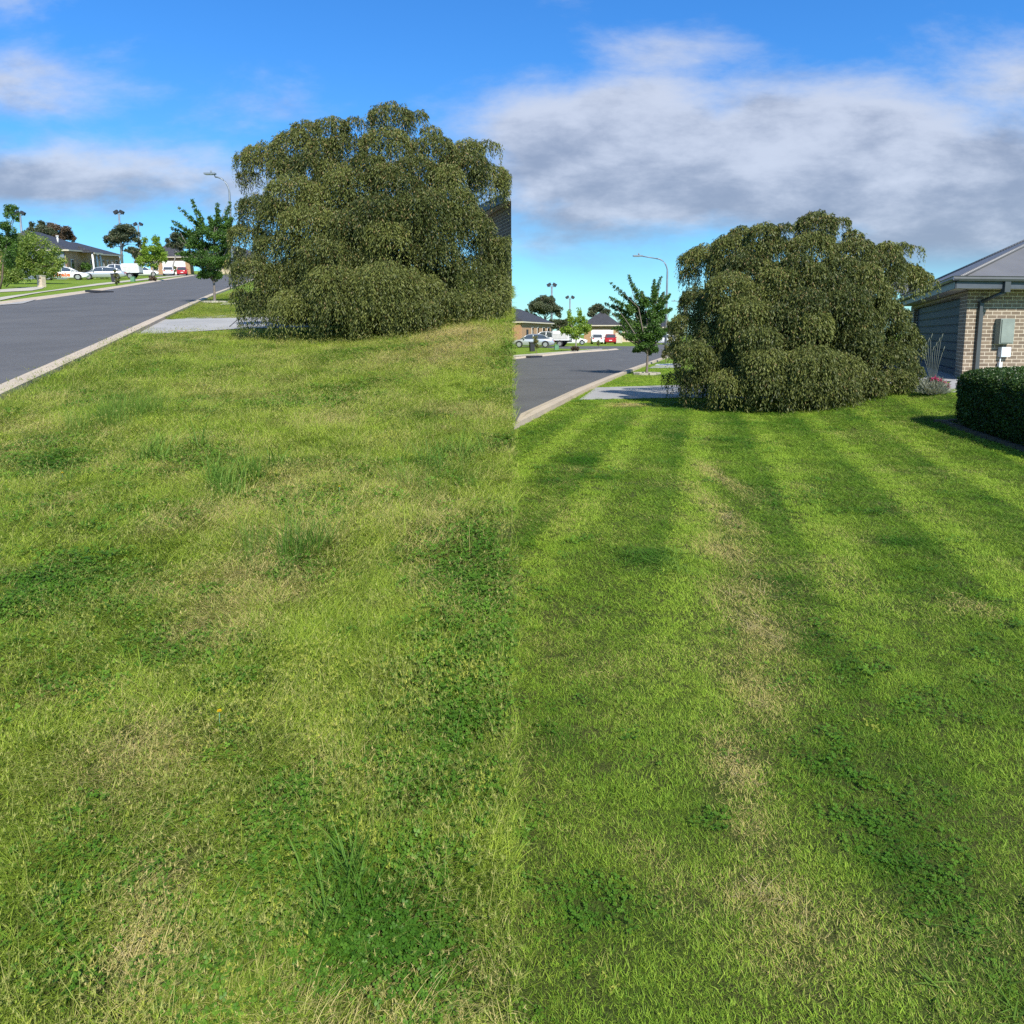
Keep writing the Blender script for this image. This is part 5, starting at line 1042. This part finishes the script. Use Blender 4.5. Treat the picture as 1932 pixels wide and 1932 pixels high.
# ------------------------------------------------------------------ hedge, edging, lavender
r = np.random.default_rng(77)
hb = gp('R', 1780, 803); he = gp('R', 1912, 848); hd = Vector((he.x-hb.x, he.y-hb.y, 0)).normalized(); hn = Vector((-hd.y, hd.x, 0)); 
if hn.x < 0: hn = -hn
root = thing('hedge', 'clipped dark green hedge in front of the brick garage wall', 'hedge', hb+hd*1.5)
O = np.array(root.location); n = 62000; Lh, Dh, Hh = 3.4, 2.0, .92
def hedge_pts(n, jitter):
    f = r.random(n); u = r.random(n); v = r.random(n); s = np.zeros((n, 3))
    a = f < .36; s[a] = np.stack([u[a]*Lh, 0*u[a], v[a]*Hh], 1)                # front
    c = (f >= .36) & (f < .66); s[c] = np.stack([u[c]*Lh, v[c]*Dh, Hh+0*u[c]], 1)    # top
    d = (f >= .66) & (f < .88); s[d] = np.stack([0*u[d], v[d]*Dh, u[d]*Hh], 1)  # left end
    e = f >= .88; s[e] = np.stack([u[e]*Lh, Dh+0*u[e], v[e]*Hh], 1)
    ctr = np.array([Lh/2, Dh/2, Hh/2]); rel = (s-ctr)/(ctr); q = np.linalg.norm(np.abs(rel)**6, axis=1)**(1/6.); k = 1/np.maximum(1, (np.sum(np.abs(rel)**7, 1))**(1/7.)); s = ctr+(s-ctr)*k[:, None]
    nz_ = vnoise(s[:, 0]+s[:, 2]*1.7+5, s[:, 1]-s[:, 2]*1.3+9, .22, 51); s = ctr+(s-ctr)*(1+(nz_-.5)*.10*jitter)[:, None]-(s-ctr)*(r.random(n)**2*.09)[:, None]; return s, nz_
s, nz_ = hedge_pts(n, 1.0); hbv = np.array(hb); W_ = hbv+s[:, :1]*np.array(hd)+s[:, 1:2]*np.array(hn)+np.array([0, 0, 1])*s[:, 2:]
W_[:, 2] += gz(W_[:, 0], W_[:, 1], 'R')-hb.z
Ld = .030*(.7+.7*r.random(n)); me = leafquads(W_-O, rdir(r, n)+np.array([0, 0, .2]), rdir(r, n), Ld, Ld*.62, np.clip(nz_*.5+r.random(n)*.45-.05, 0, 1), 'foliage', M['hedge']); link(bpy.data.objects.new('foliage', me), root)
b = MB(); c = Vector(O)*0
p = [hbv+np.array(hd)*a_+np.array(hn)*b_ for a_, b_ in ((.14, .14), (Lh-.14, .14), (Lh-.14, Dh-.14), (.14, Dh-.14))]
b.grid([[Vector(q-O)+Vector((0, 0, z)) for q in p+[p[0]]] for z in (-.1, Hh-.13)], sm=False); b.poly([Vector(q-O)+Vector((0, 0, Hh-.13)) for q in p]); b.build('woody_core', M['soil'], root)
root = thing('garden_edging', 'low grey brick edging along the foot of the hedge', 'edging', hb); 
b = MB(); k = 0; pos = hb-hd*.02+hn*.02; ea = math.atan2(hd.y, hd.x)
for i in range(17):
    pq = pos+hd*(i*.215); b.box(pq-hb+Vector((0, 0, float(gz(pq.x, pq.y, 'R'))-hb.z+.03)), (.20, .09, .07), ea+(i % 3-1)*.04)
for i in range(9):
    pq = pos+hn*(i*.215)-hd*.08; b.box(pq-hb+Vector((0, 0, float(gz(pq.x, pq.y, 'R'))-hb.z+.03)), (.20, .09, .07), ea+1.57+(i % 3-1)*.05)
b.build('edging_bricks', M['edge_brick'], root)
# lavender with pink heads
lb = gp('R', 1760, 747); root = thing('lavender_bush', 'grey leaved lavender with pink flower heads between tree and garage', 'shrub', lb); n = 2600
a = r.random(n)*6.283; e = .15+r.random(n)*1.2; R = .32*r.random(n)**.4; P = np.stack([np.cos(a)*np.cos(e)*R*.9, np.sin(a)*np.cos(e)*R*.7, np.sin(e)*R*.95], 1); D = P+np.array([0, 0, .15])+rdir(r, n)*.12
me = leafquads(P, D, rdir(r, n), .10*(.6+.6*r.random(n)), np.full(n, .012), r.random(n)*.84, 'foliage', M['lavender']); link(bpy.data.objects.new('foliage', me), root)
n = 230; hc = np.array([(.02, -.1, .47), (.10, -.1, .44), (.20, -.1, .38), (-.05, -.1, .5), (.30, -.1, .30), (.13, 0, .42), (-.12, -.1, .48)]); j = r.integers(0, 7, n); P = hc[j]*np.array([.75, 1, .68])+r.normal(size=(n, 3))*.017
me = leafquads(P, rdir(r, n), rdir(r, n), .028+0*j, .022+0*j, r.random(n)*.84, 'flower_heads', M['petal']); link(bpy.data.objects.new('flower_heads', me), root)
b = MB()
for i in range(9): dx = (i-5)*.05; b.tube([(0, 0, .1), (dx*.6-.05, -.05, .6), (dx-.05, -.05, .85+(i % 4)*.08)], [.005, .004, .003], 4); b.tube([(dx-.05, -.05, .84+(i % 4)*.08), (dx-.02, -.05, .95+(i % 4)*.08)], [.009, .004], 5)
b.build('seed_stalks', M['lavender'], root)
# a scatter of straw mulch under the left tree and a few dandelions
for i, (px, py) in enumerate(((414, 1382), (118, 912), (640, 940))):
    base = gp('L', px, py); root = thing('dandelion', ['yellow dandelion flower in the lower left lawn', 'yellow dandelion flower by the clover at the left edge', 'small yellow dandelion flower in the middle of the overgrown lawn'][i], 'flower', base, group='dandelions in the lawn')
    b = MB(); b.tube([(0, 0, 0), (.004, 0, .075)], .0015, 5); b.build('stem', M['pit_green'], root); n = 60; P = np.tile(np.array([[.004, 0, .075]]), (n, 1)); D = rdir(r, n); D[:, 2] = np.abs(D[:, 2])*.6+.1
    if i == 0: M['yellow'] = leafmat('yellow_petal', (.75, .5, .02), (.85, .65, .03), None, .6, .3)
    me = leafquads(P, D, rdir(r, n), np.full(n, .009), np.full(n, .004), r.random(n)*.84, 'petals', M['yellow']); link(bpy.data.objects.new('petals', me), root)
